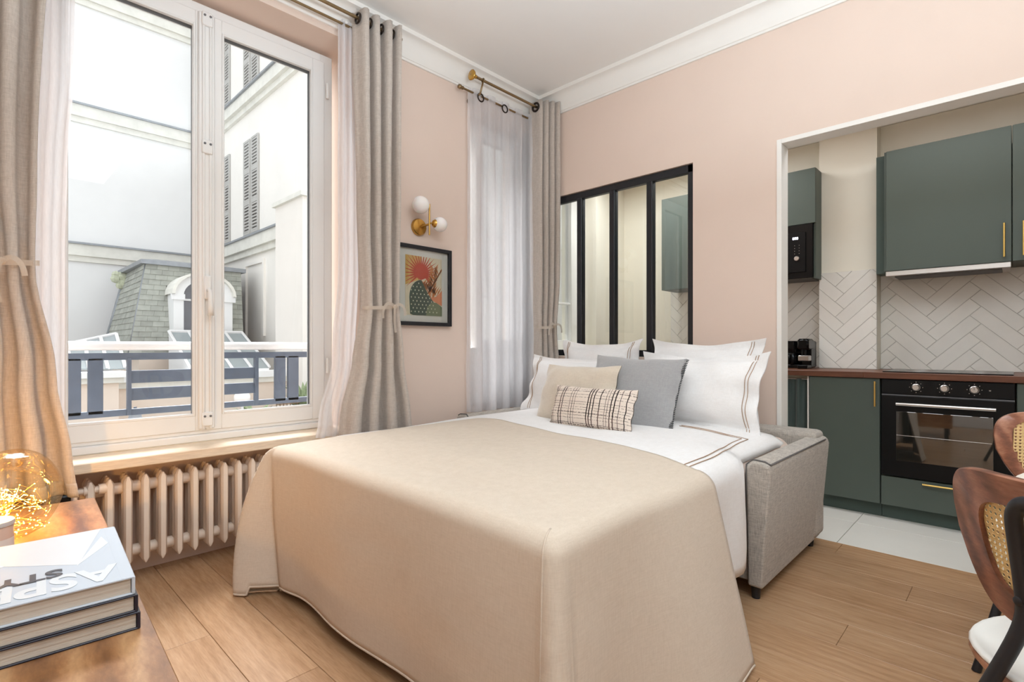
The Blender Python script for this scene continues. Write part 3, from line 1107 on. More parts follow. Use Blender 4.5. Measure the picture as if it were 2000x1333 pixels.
for z in (0.135, 0.425):
    sec.box(-0.012, 0.012, 2.838, 2.932, z - 0.03, z + 0.03)
    sec.lathe([(0.026, -0.033), (0.026, 0.033)], (0, 2.89, z), 12, 'x')
sme = mesh(sec, 'auto', 'radiator_section')
sme.materials.append(M['radiator'])
xs = [0.352 + 0.0655 * i for i in range(18)]
for x in xs:
    part('radiator_section', sme, None, ra, M=Matrix.Translation((x, 0, 0)))
for x in (0.42, 1.40):
    part('foot', MB().box(x - 0.02, x + 0.02, 2.86, 2.92, 0.0, 0.09), M['radiator'], ra)
part('valve_body', MB().lathe([(0.012, -0.16), (0.012, -0.1), (0.02, -0.1), (0.02, -0.075), (0.014, -0.07), (0.014, -0.05), (0.022, -0.05), (0.022, -0.02)], (0.43, 2.84, 0.445), 14, 'x'), M['radiator'], ra, smooth='auto', label='cream pipe union at the end of the radiator')
part('valve_head', MB().lathe([(0.014, 0.0), (0.02, 0.01), (0.022, 0.055), (0.019, 0.07), (0.012, 0.072)], (0.213, 2.80, 0.438), 14, 'x'), M['black_gloss'], ra, smooth='auto', label='black thermostatic valve head')
part('valve_pipe', MB().tube([(0.30, 2.84, 0.445), (0.30, 2.84, 0.0)], 0.011, 10), M['radiator'], ra, smooth='auto')

# ================================================================== CURTAINS


def curtain_mesh(X0, X1, Y, z0, z1, folds, amp, nz=36, nper=10, seed=0, taper=None):
    """X0(z), X1(z) edges, amp(z) fold depth, Y(z)"""
    nu = int(folds * nper)

    def fn(u, w):
        z = lerp(z0, z1, w)
        a, b = X0(z), X1(z)
        ph = 2 * PI * folds * u + 0.4 * noise.noise((u * 3 + seed, z * 0.8, seed))
        x = lerp(a, b, u) + 0.25 * (b - a) / folds * math.sin(2 * ph) * 0.35
        y = Y(z) + amp(z) * math.cos(ph) * (1 + 0.35 * noise.noise((u * 5 + 9 + seed, z * 1.3, 1.7))) + 0.008 * noise.noise((u * 9, z * 4, seed))
        return (x, y, z)
    return MB().grid(fn, nu, nz)


def pw_lin(pts):
    pts = sorted(pts)

    def f(z):
        if z <= pts[0][0]:
            return pts[0][1]
        for (a, va), (b, vb) in zip(pts, pts[1:]):
            if z <= b:
                t = (z - a) / (b - a)
                t = t * t * (3 - 2 * t)
                return va + (vb - va) * t
        return pts[-1][1]
    return f


def ring(m, c, R, r, axis='x', n=20, k=8):
    pts = []
    for i in range(n):
        a = 2 * PI * i / n
        p = (0, R * math.cos(a), R * math.sin(a)) if axis == 'x' else ((R * math.cos(a), 0, R * math.sin(a)) if axis == 'y' else (R * math.cos(a), R * math.sin(a), 0))
        pts.append((c[0] + p[0], c[1] + p[1], c[2] + p[2]))
    return m.tube(pts, r, k, closed=True)


def ribbon(m, pts, w, n=6):
    """flat ribbon with width w along z/normal mix through pts"""
    pts = [Vector(p) for p in pts]
    v = []
    for i, p in enumerate(pts):
        t = (pts[min(i + 1, len(pts) - 1)] - pts[max(i - 1, 0)]).normalized()
        s = t.cross(Vector((0, 1, 0)))
        s = s.normalized() if s.length > 0.05 else Vector((1, 0, 0))
        v += [p - s * w / 2, p + s * w / 2]
    m.add(v, [(2 * i, 2 * i + 1, 2 * i + 3, 2 * i + 2) for i in range(len(pts) - 1)])
    return m


def bez(p0, p1, p2, p3, n=10):
    out = []
    for i in range(n + 1):
        t = i / n
        out.append(tuple((1 - t) ** 3 * a + 3 * t * (1 - t) ** 2 * b + 3 * t * t * (1 - t) * c_ + t ** 3 * d for a, b, c_, d in zip(p0, p1, p2, p3)))
    return out


def tieback(label, cx_, cy_, z, rx_, ry_, bow):
    """gauze ribbon round a curtain; bow = (x, y) of its knot"""
    t = thing('curtain_tieback', label, 'tieback', (cx_, cy_, z), group='gauze curtain tiebacks')
    band = MB().grid(lambda u, w: (cx_ + rx_ * math.cos(2 * PI * u), cy_ + ry_ * math.sin(2 * PI * u), z + 0.012 * math.sin(2 * PI * u + 1) + (w - 0.5) * 0.02), 32, 2, True)
    part('band', band, M['organza'], t, smooth=True)
    bx, by = bow
    part('knot', MB().sphere((bx, by, z), (0.013, 0.012, 0.014), 8, 6), M['organza'], t, smooth=True)
    lp = MB()
    ribbon(lp, bez((bx, by, z), (bx - 0.05, by - 0.02, z + 0.045), (bx - 0.10, by - 0.02, z + 0.0), (bx - 0.085, by - 0.015, z - 0.07)), 0.017)
    ribbon(lp, bez((bx, by, z), (bx + 0.03, by - 0.02, z + 0.035), (bx + 0.055, by - 0.03, z - 0.0), (bx + 0.06, by - 0.02, z - 0.05)), 0.017)
    part('loop', lp, M['organza'], t, smooth=True)
    tl = MB()
    ribbon(tl, bez((bx, by, z), (bx + 0.0, by - 0.015, z + 0.02), (bx - 0.03, by - 0.03, z - 0.06), (bx - 0.005, by - 0.02, z - 0.15)), 0.016)
    part('tail', tl, M['organza'], t, smooth=True)
    return t


ROD_Y, ROD_Z = 2.66, 2.905
# left heavy curtain
cu = thing('curtain', 'beige linen curtain at the left end of the large window', 'curtain', (0.0, ROD_Y, 0.47), group='linen curtains')
X0 = pw_lin([(0.45, -0.22), (1.36, -0.10), (1.7, -0.18), (2.94, -0.26)])
X1 = pw_lin([(0.45, 0.292), (0.62, 0.272), (0.95, 0.225), (1.36, 0.165), (1.7, 0.172), (2.94, 0.215)])
am = pw_lin([(0.45, 0.05), (1.36, 0.03), (2.94, 0.045)])
Yc = pw_lin([(0.45, 2.665), (2.94, ROD_Y)])
part('cloth', curtain_mesh(X0, X1, Yc, 0.475, 2.955, 4.5, am, seed=3), M['linen'], cu, smooth=True, solid=0.003)
part('hem', curtain_mesh(X0, X1, lambda z: Yc(z) - 0.003, 0.475, 0.53, 4.5, am, nz=3, seed=3), M['linen'], cu, smooth=True, solid=0.003)
tieback('gauze ribbon tied round the leftmost linen curtain', 0.035, 2.66, 1.365, 0.145, 0.055, (0.075, 2.60))
# left voile
cu = thing('voile_curtain', 'white voile panel beside the leftmost linen curtain', 'curtain', (0.2, 2.745, 0.5), group='voile curtains')
X0 = pw_lin([(0.5, 0.02), (2.9, 0.06)])
X1 = pw_lin([(0.5, 0.262), (1.5, 0.262), (1.75, 0.268), (2.2, 0.29), (2.9, 0.30)])
part('cloth', curtain_mesh(X0, X1, lambda z: 2.735, 0.5, 2.9, 4, lambda z: 0.018, seed=8), M['sheer'], cu, smooth=True)
# right heavy curtain of window 1
cu = thing('curtain', 'beige linen curtain tied back between the large window and the framed print', 'curtain', (1.65, ROD_Y, 0.45), group='linen curtains')
X0 = pw_lin([(0.45, 1.40), (0.65, 1.425), (1.0, 1.50), (1.29, 1.545), (1.7, 1.525), (2.94, 1.502)])
X1 = pw_lin([(0.45, 1.86), (0.65, 1.832), (1.0, 1.785), (1.29, 1.758), (1.7, 1.765), (2.94, 1.765)])
am = pw_lin([(0.45, 0.05), (1.29, 0.035), (2.94, 0.05)])
part('cloth', curtain_mesh(X0, X1, lambda z: ROD_Y, 0.46, 2.955, 3.5, am, seed=5), M['linen'], cu, smooth=True, solid=0.003)
for x in (1.508, 1.58, 1.655, 1.73):
    part('eyelet', ring(MB(), (x, ROD_Y, ROD_Z), 0.026, 0.006), M['bronze_dark'], cu, smooth=True)
tieback('gauze ribbon with bow on the linen curtain beside the framed print', 1.655, ROD_Y, 1.29, 0.112, 0.058, (1.71, 2.6))
# right voile of window 1
cu = thing('voile_curtain', 'white voile panel at the right side of the large window', 'curtain', (1.42, 2.735, 0.56), group='voile curtains')
X0 = pw_lin([(0.55, 1.30), (0.65, 1.318), (1.0, 1.40), (1.5, 1.437), (2.9, 1.435)])
X1 = pw_lin([(0.55, 1.50), (1.0, 1.54), (1.5, 1.56), (2.9, 1.56)])
part('cloth', curtain_mesh(X0, X1, lambda z: 2.735, 0.56, 2.9, 3, lambda z: 0.014, seed=12), M['sheer'], cu, smooth=True)
# voile of window 2
cu = thing('voile_curtain', 'white voile panel hanging before the narrow window by the room corner', 'curtain', (2.7, 2.73, 0.6), group='voile curtains')
am = pw_lin([(0.6, 0.03), (2.6, 0.02), (2.86, 0.016)])
part('cloth', curtain_mesh(lambda z: 2.395, lambda z: 3.03, lambda z: 2.725, 0.60, 2.862, 4.5, am, nper=14, seed=21), M['sheer'], cu, smooth=True)
for px_, py_ in ((940, 178), (987, 202)):
    p = at(px_, py_, Y=2.70)
    part('eyelet', ring(MB(), (p.x, 2.705, 2.808), 0.027, 0.005, 'y'), M['bronze_dark'], cu, smooth=True)
# heavy curtain in the corner
cu = thing('curtain', 'beige linen curtain gathered in the corner beside the glazed partition', 'curtain', (3.08, 2.62, 0.6), group='linen curtains')


def corner_curtain(u, w):
    z = lerp(0.6, 2.955, w)
    tie = math.exp(-((z - 1.2) / 0.25) ** 2)
    ph = 2 * PI * 3.5 * u
    x = lerp(3.02 + 0.02 * tie, 3.165 - 0.008 * tie, u) + 0.006 * math.sin(2 * ph)
    y = lerp(2.675, 2.585 + 0.01 * tie, u) + (0.048 - 0.015 * tie) * math.cos(ph) + 0.006 * noise.noise((u * 6, z * 2, 3))
    return (x, y, z)


part('cloth', MB().grid(corner_curtain, 40, 30), M['linen'], cu, smooth=True, solid=0.003)
part('eyelet', ring(MB(), (3.022, 2.665, 2.905), 0.03, 0.008), M['bronze_dark'], cu, smooth=True)
tieback('gauze ribbon tied round the corner curtain beside the partition', 3.09, 2.62, 1.215, 0.075, 0.07, (3.10, 2.54))

# rods
for nm, lab, x0, x1, fin in (('curtain_rod', 'long bronze double curtain rod above the large window', -0.42, 1.80, False), ('curtain_rod', 'short bronze double curtain rod with disc finial above the narrow window', 2.405, 3.14, True)):
    r_ = thing(nm, lab, 'curtain rod', ((x0 + x1) / 2, 2.78, 2.9), group='double curtain rods')
    part('front_rod', MB().tube([(x0, ROD_Y, ROD_Z), (x1, ROD_Y, ROD_Z)], 0.0095, 12), M['bronze'], r_, smooth='auto')
    zz = 2.83 if fin else 2.875
    part('rear_rod', MB().tube([(x0 - 0.06 if fin else x0, 2.725, zz), (x1 - 0.06, 2.725, zz)], 0.007, 10), M['bronze'], r_, smooth='auto')
    for xb in ((x0 + 0.06, x1 - 0.06) if fin else (x0 + 0.2, x1 - 0.02)):
        b = part('bracket', MB().tube([(xb, YN - 0.01, 2.80), (xb, 2.76, 2.815), (xb, 2.725, zz - 0.012), (xb, 2.69, zz - 0.01), (xb, ROD_Y, ROD_Z - 0.012)], [0.014, 0.011, 0.008, 0.007, 0.006], 8), M['bronze'], r_, smooth=True)
        part('wall_plate', MB().lathe([(0.026, 0.0), (0.026, 0.012), (0.016, 0.03), (0.012, 0.05)], (xb, YN, 2.80), 16, 'y'), M['bronze'], b, smooth='auto')
        part('cup', ring(MB(), (xb, ROD_Y, ROD_Z), 0.0125, 0.004), M['bronze'], b, smooth=True)
    if fin:
        f_ = part('finial', MB().lathe([(0.012, 0), (0.014, -0.012), (0.009, -0.02), (0.009, -0.03), (0.032, -0.036), (0.036, -0.046), (0.026, -0.05), (0.0, -0.052)], (x0, ROD_Y, ROD_Z), 20, 'x'), M['brass'], r_, smooth=True)
        part('end_knob', MB().lathe([(0.009, 0), (0.013, -0.01), (0.009, -0.02), (0.016, -0.03), (0.014, -0.045), (0.0, -0.05)], (x0 - 0.06, 2.725, zz), 14, 'x'), M['bronze'], r_, smooth=True)

# ================================================================== SCONCE + PRINT
sc_ = thing('wall_sconce', 'brass wall sconce with two opal globes above the framed print', 'lamp', (2.0, YN, 1.82))
part('back_plate', MB().lathe([(0.055, 0), (0.055, 0.014), (0.05, 0.022), (0.02, 0.026)], (2.02, YN, 1.835), 28, 'y'), M['brass'], sc_, smooth='auto')
part('arm', MB().tube([(2.02, YN - 0.02, 1.835), (2.045, 2.712, 1.845)], 0.007, 10).tube([(2.045, 2.712, 1.775), (2.045, 2.712, 1.975)], 0.0055, 10).tube([(2.045, 2.712, 1.852), (2.09, 2.712, 1.858)], 0.006, 10), M['brass'], sc_, smooth='auto')
part('globe_cup', MB().lathe([(0.008, 0.0), (0.02, 0.008), (0.027, 0.02), (0.024, 0.022)], (2.068, 2.712, 1.857), 18, 'x').lathe([(0.008, 0.0), (0.018, -0.006), (0.026, -0.014), (0.022, -0.016)], (2.036, 2.712, 1.955), 18, 'x'), M['brass'], sc_, smooth='auto')
part('globe', MB().sphere((1.975, 2.71, 1.956), 0.055, 28, 18), M['opal'], sc_, smooth=True)
part('globe', MB().sphere((2.128, 2.71, 1.857), 0.048, 28, 18), M['opal'], sc_, smooth=True)

fx0, fx1, fz0, fz1 = 1.835, 2.278, 1.195, 1.712
fp = thing('framed_print', 'black framed print of a red palm fan over dotted green cacti', 'picture', ((fx0 + fx1) / 2, YN, fz0))
m = MB()
for a in ((fx0, fx0 + 0.024, fz0, fz1), (fx1 - 0.024, fx1, fz0, fz1), (fx0 + 0.022, fx1 - 0.022, fz0, fz0 + 0.024), (fx0 + 0.022, fx1 - 0.022, fz1 - 0.024, fz1)):
    m.rbox(a[0], a[1], YN - 0.032, YN, a[2], a[3], 0.002)
part('frame', m, M['black_metal'], fp)
MATC = plain('mat_board', (226, 222, 212), 0.8, var=0.01)
part('mat_board', MB().box(fx0 + 0.02, fx1 - 0.02, YN - 0.012, YN, fz0 + 0.02, fz1 - 0.02), MATC, fp)
ax0, ax1, az0, az1 = 1.912, 2.203, 1.262, 1.645
ART = {k: plain('print_' + k, c_, 0.8, var=0.06, vscale=40) for k, c_ in dict(paper=(228, 214, 184), ochre=(214, 170, 96), red=(196, 66, 40), orange=(206, 120, 52), coral=(226, 140, 96), green=(48, 74, 60), sage=(112, 124, 92), dot=(224, 224, 200)).items()}
part('print_paper', MB().box(ax0, ax1, YN - 0.0135, YN - 0.011, az0, az1), ART['paper'], fp)
lay = [0]


def flat(name, polys, c_):
    lay[0] += 1
    yy = YN - 0.0135 - 0.0004 * lay[0]
    m = MB()
    for p in polys:
        p = clip(list(p), ax0, ax1, az0, az1)
        if len(p) > 2:
            m.prism(p, lambda q: (q[0], yy + 0.0006, q[1]), lambda q: (q[0], yy, q[1]))
    return part(name, m, ART[c_], fp)


def uv(u, v_):
    return (lerp(ax0, ax1, u), lerp(az0, az1, v_))


def blob(cx__, cz__, rx__, rz__, n=20, a0=0, a1=2 * PI):
    return [uv(cx__ + rx__ * math.cos(a0 + (a1 - a0) * i / n), cz__ + rz__ * math.sin(a0 + (a1 - a0) * i / n)) for i in range(n)]


flat('print_ground', [[uv(0, 0.5), uv(0.42, 0.62), uv(0.42, 1), uv(0, 1)]], 'ochre')
fan = []
for i in range(23):
    a = math.radians(-38 + i * 256 / 22)
    L = 0.50
    ca, sa = math.cos(a), math.sin(a)
    cu_, cv_ = 0.42, 0.72
    asp = (ax1 - ax0) / (az1 - az0)
    tip = uv(cu_ + L * ca, cv_ + L * sa * asp * 1.05)
    b1 = uv(cu_ + 0.2 * math.cos(a - 0.1), cv_ + 0.2 * math.sin(a - 0.1) * asp)
    b2 = uv(cu_ + 0.2 * math.cos(a + 0.1), cv_ + 0.2 * math.sin(a + 0.1) * asp)
    fan.append([uv(cu_, cv_), b1, tip, b2])
flat('palm_fan', fan, 'red')
flat('palm_heart', [[uv(0.42, 0.60)] + [uv(0.42 + 0.19 * math.cos(math.radians(-30 + 240 * i / 16)), 0.72 + 0.14 * math.sin(math.radians(-30 + 240 * i / 16))) for i in range(17)]], 'red')
lv = []
for (c0_, c1_, n_) in (((0.55, 0.3), (0.95, 0.75), 11), ((0.7, 0.25), (0.78, 0.8), 12), ((0.45, 0.48), (0.9, 0.32), 9)):
    for i in range(n_):
        t = i / n_
        u0, v0 = lerp(c0_[0], c1_[0], t), lerp(c0_[1], c1_[1], t)
        for sgn in (-1, 1):
            lv.append([uv(u0, v0), uv(u0 + sgn * 0.07, v0 + 0.07), uv(u0 + sgn * 0.13, v0 + 0.16), uv(u0 + sgn * 0.04, v0 + 0.09)])
flat('fern_leaf', lv, 'orange')
flat('sand_dune', [[uv(0.62, 0.3), uv(1, 0.18), uv(1, 0.45), uv(0.85, 0.34)]], 'coral')
flat('cactus', [[uv(0.12, 0.02)] + [uv(0.42 - 0.32 * math.cos(PI / 2 * i / 8), 0.3 + 0.3 * math.sin(PI / 2 * i / 8)) for i in range(9)] + [uv(0.46, 0.55), uv(0.6, 0.38), uv(0.78, 0.22), uv(0.7, 0.0), uv(0.2, 0.0)]], 'green')
flat('cactus', [[uv(0.55, 0.0), uv(0.58, 0.15), uv(0.7, 0.23), uv(0.84, 0.23), uv(1, 0.16), uv(1, 0.0)]], 'sage')
dots = []
for i in range(9):
    for j in range(9):
        u, v_ = 0.15 + i * 0.1 + (0.05 if j % 2 else 0), 0.06 + j * 0.06
        inside = (u < 0.45 and v_ < 0.3 + 0.28 * math.sqrt(max(0, 1 - ((0.42 - u) / 0.32) ** 2))) or (u >= 0.45 and v_ < 0.5 - (u - 0.45) * 0.9 and u < 0.95)
        if inside:
            dots.append(blob(u, v_, 0.012, 0.014, 6))
flat('cactus_dots', dots, 'dot')
part('picture_glass', MB().box(fx0 + 0.02, fx1 - 0.02, YN - 0.024, YN - 0.022, fz0 + 0.02, fz1 - 0.02), M['glass'], fp)

# ================================================================== SOFA BED
sb = thing('sofa_bed', 'grey tweed sofa bed unfolded, its arms showing beside the mattress', 'sofa', (2.7, 1.7, 0.0))


def arm(Yin, Yout, zt, lean):
    """arm block with a flared outer side; Yin inner face, Yout outer face at the floor"""
    d = 1 if Yout > Yin else -1
    m = MB()
    xs_ = [2.245, 2.265, 3.15, 3.17]
    prof = [(Yin, 0.05), (Yout - lean * d, 0.05), (Yout - lean * d * 0.9, 0.1), (Yout, zt - 0.035), (Yout - d * 0.008, zt - 0.01), (Yout - d * 0.03, zt), (Yin + d * 0.025, zt + 0.004), (Yin, zt - 0.02)]
    cyy, czz = (Yin + Yout) / 2, zt / 2
    v = []
    for x, s_ in zip(xs_, (0.965, 1, 1, 0.97)):
        v += [(x + (0.02 if z < 0.3 else 0.0) * (1 if x < 2.5 else 0), cyy + (y - cyy) * (s_ if s_ == 1 else 0.9), czz + (z - czz) * s_) for y, z in prof]
    n = len(prof)
    f = []
    for i in range(3):
        for j in range(n):
            j2 = (j + 1) % n
            f.append((i * n + j, i * n + j2, (i + 1) * n + j2, (i + 1) * n + j))
    f += [tuple(reversed(range(n))), tuple(range(3 * n, 4 * n))]
    m.add(v, f)
    a = part('arm', m, M['tweed'], sb, bevel=0.008, seg=2)
    xx = 2.262
    pp = [(xx, y, z) for y, z in [(Yin, 0.2), (Yin, zt - 0.02), (Yin + d * 0.025, zt + 0.004), (Yout - d * 0.03, zt), (Yout - d * 0.008, zt - 0.01)]]
    part('piping', MB().tube(pp + [(3.1, Yout - d * 0.006, zt - 0.012)], 0.004, 6), M['piping'], a, smooth=True)
    return a


arm(0.815, 0.712, 0.585, 0.045)
arm(2.575, 2.69, 0.61, -0.03)
part('back', MB().box(3.02, 3.185, 0.74, 2.66, 0.06, 0.615), M['tweed'], sb, bevel=0.03, seg=3)
part('base', MB().box(2.3, 3.05, 0.82, 2.57, 0.06, 0.3), M['tweed'], sb, bevel=0.01)
for x, y in ((2.3, 0.79), (3.1, 0.79), (2.3, 2.6), (3.1, 2.6)):
    part('foot', MB().lathe([(0.016, 0.0), (0.022, 0.065)], (x, y, 0.0), 12), M['black_metal'], sb, smooth='auto')
# folding bed frame
part('bed_frame', MB().rbox(0.98, 2.3, 0.9, 0.94, 0.26, 0.31, 0.004).rbox(0.98, 2.3, 2.4, 2.44, 0.26, 0.31, 0.004).rbox(0.98, 1.02, 0.9, 2.44, 0.26, 0.31, 0.004), M['black_metal'], sb)
for x, y in ((1.08, 0.95), (1.08, 2.36), (1.8, 0.95), (1.8, 2.36)):
    part('bed_leg', MB().tube([(x, y, 0), (x, y, 0.28)], 0.015, 8), M['black_metal'], sb)


def crown(x, y, y0=0.8, y1=2.5):
    t = clamp((y - y0) / (y1 - y0))
    e = min(1.0, 4.5 * min(t, 1 - t))
    e = 1 - (1 - e) ** 2
    f = sm(0.92, 1.3, x)
    return (0.026 + 0.014 * f) * e * (0.35 + 0.65 * f)


mt = MB()
mt.rbox(0.97, 3.0, 0.835, 2.46, 0.32, 0.585, 0.05)
mo = tag(part('mattress', mt, M['blush'], None, bevel=0.02, seg=3), 'blush covered mattress under the white duvet, showing by the right sofa arm', 'mattress')


# white duvet
def duvet_pt(u, w):
    """u across (right hem .. left hem), w along x"""
    x = lerp(1.25, 2.9, w)
    y0 = lerp(0.795, 0.855, sm(2.15, 2.32, x))
    y1 = lerp(2.47, 2.535, sm(1.6, 2.2, x))
    drop = lerp(0.46, 0.07, sm(2.12, 2.3, x))
    s = lerp(-drop, (y1 - y0) + 0.2, u)
    top = 0.600
    r = 0.045
    n_ = 0.010 * noise.noise((x * 2.2, s * 2.5, 4.0)) + 0.005 * noise.noise((x * 6, s * 6, 1.0))
    if s < 0:
        d = -s
        a = min(d / (r * PI / 2), 1) * PI / 2
        y = y0 + r - r * math.sin(a) - 0.008 * sm(0.1, 0.5, d) * (1 - sm(2.1, 2.3, x)) + 0.4 * n_ + 0.012 * math.sin(x * 14) * sm(0.05, 0.3, d) * (1 - sm(2.1, 2.25, x))
        z = top - r + r * math.cos(a) - max(0, d - r * PI / 2)
    elif s > y1 - y0:
        d = s - (y1 - y0)
        a = min(d / (r * PI / 2), 1) * PI / 2
        y = y1 - r + r * math.sin(a) + 0.3 * n_
        z = top - r + r * math.cos(a) - max(0, d - r * PI / 2)
    else:
        y = y0 + r + s * (y1 - y0 - 2 * r) / (y1 - y0)
        z = top + crown(x, y, y0, y1) + n_ * 0.9 * min(1, 6 * s) * min(1, 6 * (y1 - y0 - s))
    return (x, y, z - 0.02 * sm(2.75, 2.9, x))


dv = tag(part('duvet', MB().grid(duvet_pt, 64, 52), M['sheet'], None, smooth=True, solid=0.012), 'white cotton duvet with brown double stitching, under the sand bedspread', 'duvet')


def duvet_top(x, y):
    y0 = lerp(0.795, 0.855, sm(2.15, 2.32, x))
    s = max(0, y - y0)
    n_ = 0.010 * noise.noise((x * 2.2, s * 2.5, 4.0)) + 0.005 * noise.noise((x * 6, s * 6, 1.0))
    return 0.600 + crown(x, y, y0, 2.5) + n_ * 0.9 * min(1, 6 * s) + 0.0085


for off in (0.0, 0.022):
    pts = []
    for i in range(22):
        x = lerp(1.6, 2.56 - off, i / 21)
        y = lerp(0.86, 0.915, sm(2.0, 2.5, x)) + off
        pts.append((x, y, duvet_top(x, y)))
    for i in range(1, 9):
        y = lerp(0.915 + off, 1.25, i / 8)
        pts.append((2.56 - off, y, duvet_top(2.56 - off, y)))
    part('stitch_line', MB().tube(pts, 0.0018, 6), M['stripe'], dv, smooth=True)


# sand bedspread: cloth over the foot half, with a flared corner fold
SX0, SY0, SY1 = 0.93, 0.765, 2.41


SR = 0.05
SW = SY1 - SY0 - 2 * SR


def spread_pt(s, t):
    """s: along x from the foot edge (negative hangs down); t: across, 0..SW on the flat top"""
    top = 0.612
    r = SR
    ds, dr, dl_ = max(0, -s), max(0, -t), max(0, t - SW)
    x = SX0 + r + max(0, s)
    y = SY0 + r + clamp(t, 0, SW)
    nz_ = 0.008 * noise.noise((s * 2.0, t * 2.0, 7)) + 0.004 * noise.noise((s * 6, t * 6, 2)) + 0.0025 * noise.noise((s * 15, t * 4, 5))
    d = max(ds, dr, dl_)
    if d == 0:
        ex = min(1, s * 6) * min(1, t * 6) * min(1, (SW - t) * 6)
        return Vector((x, y, top + crown(x, y, SY0, SY1) + nz_ * ex))
    if ds and not (dr or dl_):
        dirv = Vector((-1, 0, 0))
        fl_ = 0.02 * d + 0.014 * math.sin(t * 9.0) * d * 1.4
    elif dr and not ds:
        dirv = Vector((0, -1, 0))
        fl_ = 0.22 * d * sm(0.1, 0.7, s) + 0.03 * d + 0.02 * math.sin(s * 13 + 1) * d
    elif dl_ and not ds:
        dirv = Vector((0, 1, 0))
        fl_ = 0.05 * d + 0.03 * math.sin(s * 12) * d
    elif dr:
        ph = math.atan2(dr, ds)
        dirv = Vector((-math.cos(ph), -math.sin(ph), 0))
        fl_ = d * (lerp(0.02, 0.06, ph / (PI / 2)) + 0.08 * math.sin(2 * ph) ** 2)
    else:
        ph = math.atan2(dl_, ds)
        dirv = Vector((-math.cos(ph * 0.6), 0.8 * math.sin(ph), 0)).normalized()
        pk = math.exp(-((ph - 1.0) / 0.33) ** 2)
        fl_ = 0.02 * d + pk * (0.58 * d - 0.42 * d * d)
    a = min(d / (r * PI / 2), 1) * PI / 2
    flat_top = top + crown(x, y, SY0, SY1)
    p = Vector((x, y, 0)) + dirv * (r * math.sin(a) + fl_ + nz_ * 0.6 * min(1, d * 4))
    pull = 0.33 * d * d * sm(SW - 0.4, SW, t) * (1 if ds else 0)
    p.y -= pull
    p.z = flat_top - r + r * math.cos(a) - max(0, d - r * PI / 2)
    return p


SL = 0.612 - SR + SR * PI / 2 - 0.006    # cloth length hanging
hang = [SL * i / 30 for i in range(30, 4, -1)] + [SL * 4 / 30 * i / 8 for i in range(8, 0, -1)]
tv = [-h_ for h_ in hang] + [SW * i / 56 for i in range(57)] + [SW + h_ for h_ in reversed(hang)]
NS = 40
sv = [-h_ + (0.03 * (h_ / SL)) for h_ in hang] + [i / NS for i in range(NS + 1)]


def spread_ij(i, j):
    t = tv[i]
    L = lerp(0.80, 1.10, clamp(t / SW))          # skewed head edge
    s = sv[j] if j < len(hang) else sv[j] * L
    return spread_pt(s, t)


ni, nj = len(tv), len(sv)
sp = MB().add([spread_ij(i, j) for j in range(nj) for i in range(ni)], [(j * ni + i, j * ni + i + 1, (j + 1) * ni + i + 1, (j + 1) * ni + i) for j in range(nj - 1) for i in range(ni - 1)])
so = tag(part('bedspread', sp, M['spread'], None, smooth=True, solid=0.006), 'sand coloured cotton bedspread draped over the foot of the bed', 'bedspread')
rim = [spread_ij(0, j) for j in range(nj - 1, -1, -1)] + [spread_ij(i, 0) for i in range(ni)] + [spread_ij(ni - 1, j) for j in range(nj)]
rim = [p for i, p in enumerate(rim) if i == 0 or (p - rim[i - 1]).length > 0.004]
part('hem', MB().tube(rim, 0.0055, 6), M['spread'], so, smooth=True)
# corner seam and hem as parts
seam = [spread_pt(-d, -d * 0.35) + Vector((-0.003, -0.002, 0.002)) for d in [0.02 * i for i in range(28)]]
part('seam', MB().tube(seam, 0.003, 6), M['spread'], so, smooth=True)


# ================================================================== PILLOWS
def pillow_mesh(w_, h_, t_, flange=0.0, seed=0, pinch=0.10, n=26, wr=1.0):
    """local: x = width (-w/2..w/2), z = height (0..h), y = thickness; two skins"""
    def outline(u, v_):
        a, b = 2 * u - 1, 2 * v_ - 1
        # sides pulled in between the corners
        x = a * w_ / 2 * (1 - pinch * (1 - b * b) * abs(a) ** 1.5 * 0.6)
        z = h_ / 2 + b * h_ / 2 * (1 - pinch * (1 - a * a) * abs(b) ** 1.5)
        return x, z, a, b

    def skin(sg):
        def fn(u, v_):
            x, z, a, b = outline(u, v_)
            fa = flange / (w_ / 2)
            fb = flange / (h_ / 2)
            aa = clamp(abs(a) / (1 - fa)) if fa else abs(a)
            bb = clamp(abs(b) / (1 - fb)) if fb else abs(b)
            th = max(0.0, (1 - aa ** 2.6)) ** 0.55 * max(0.0, (1 - bb ** 2.6)) ** 0.55
            nn = noise.noise((x * 6 + seed, z * 6, seed * 1.7)) * 0.016 + noise.noise((x * 15 + seed, z * 13, seed)) * 0.006
            edge_w = 0.006 * math.sin(a * 7 + seed) * bb ** 6 + 0.006 * math.sin(b * 9 + seed) * aa ** 6
            y = sg * (t_ / 2 * th + 0.003) + nn * wr * min(1, th * 3) * sg + edge_w * (2.0 if flange else 1)
            return (x, y, z)
        return fn
    m = MB()
    m.grid(skin(1), n, n)
    m.grid(skin(-1), n, n)
    m.skin = skin(-1)
    return m


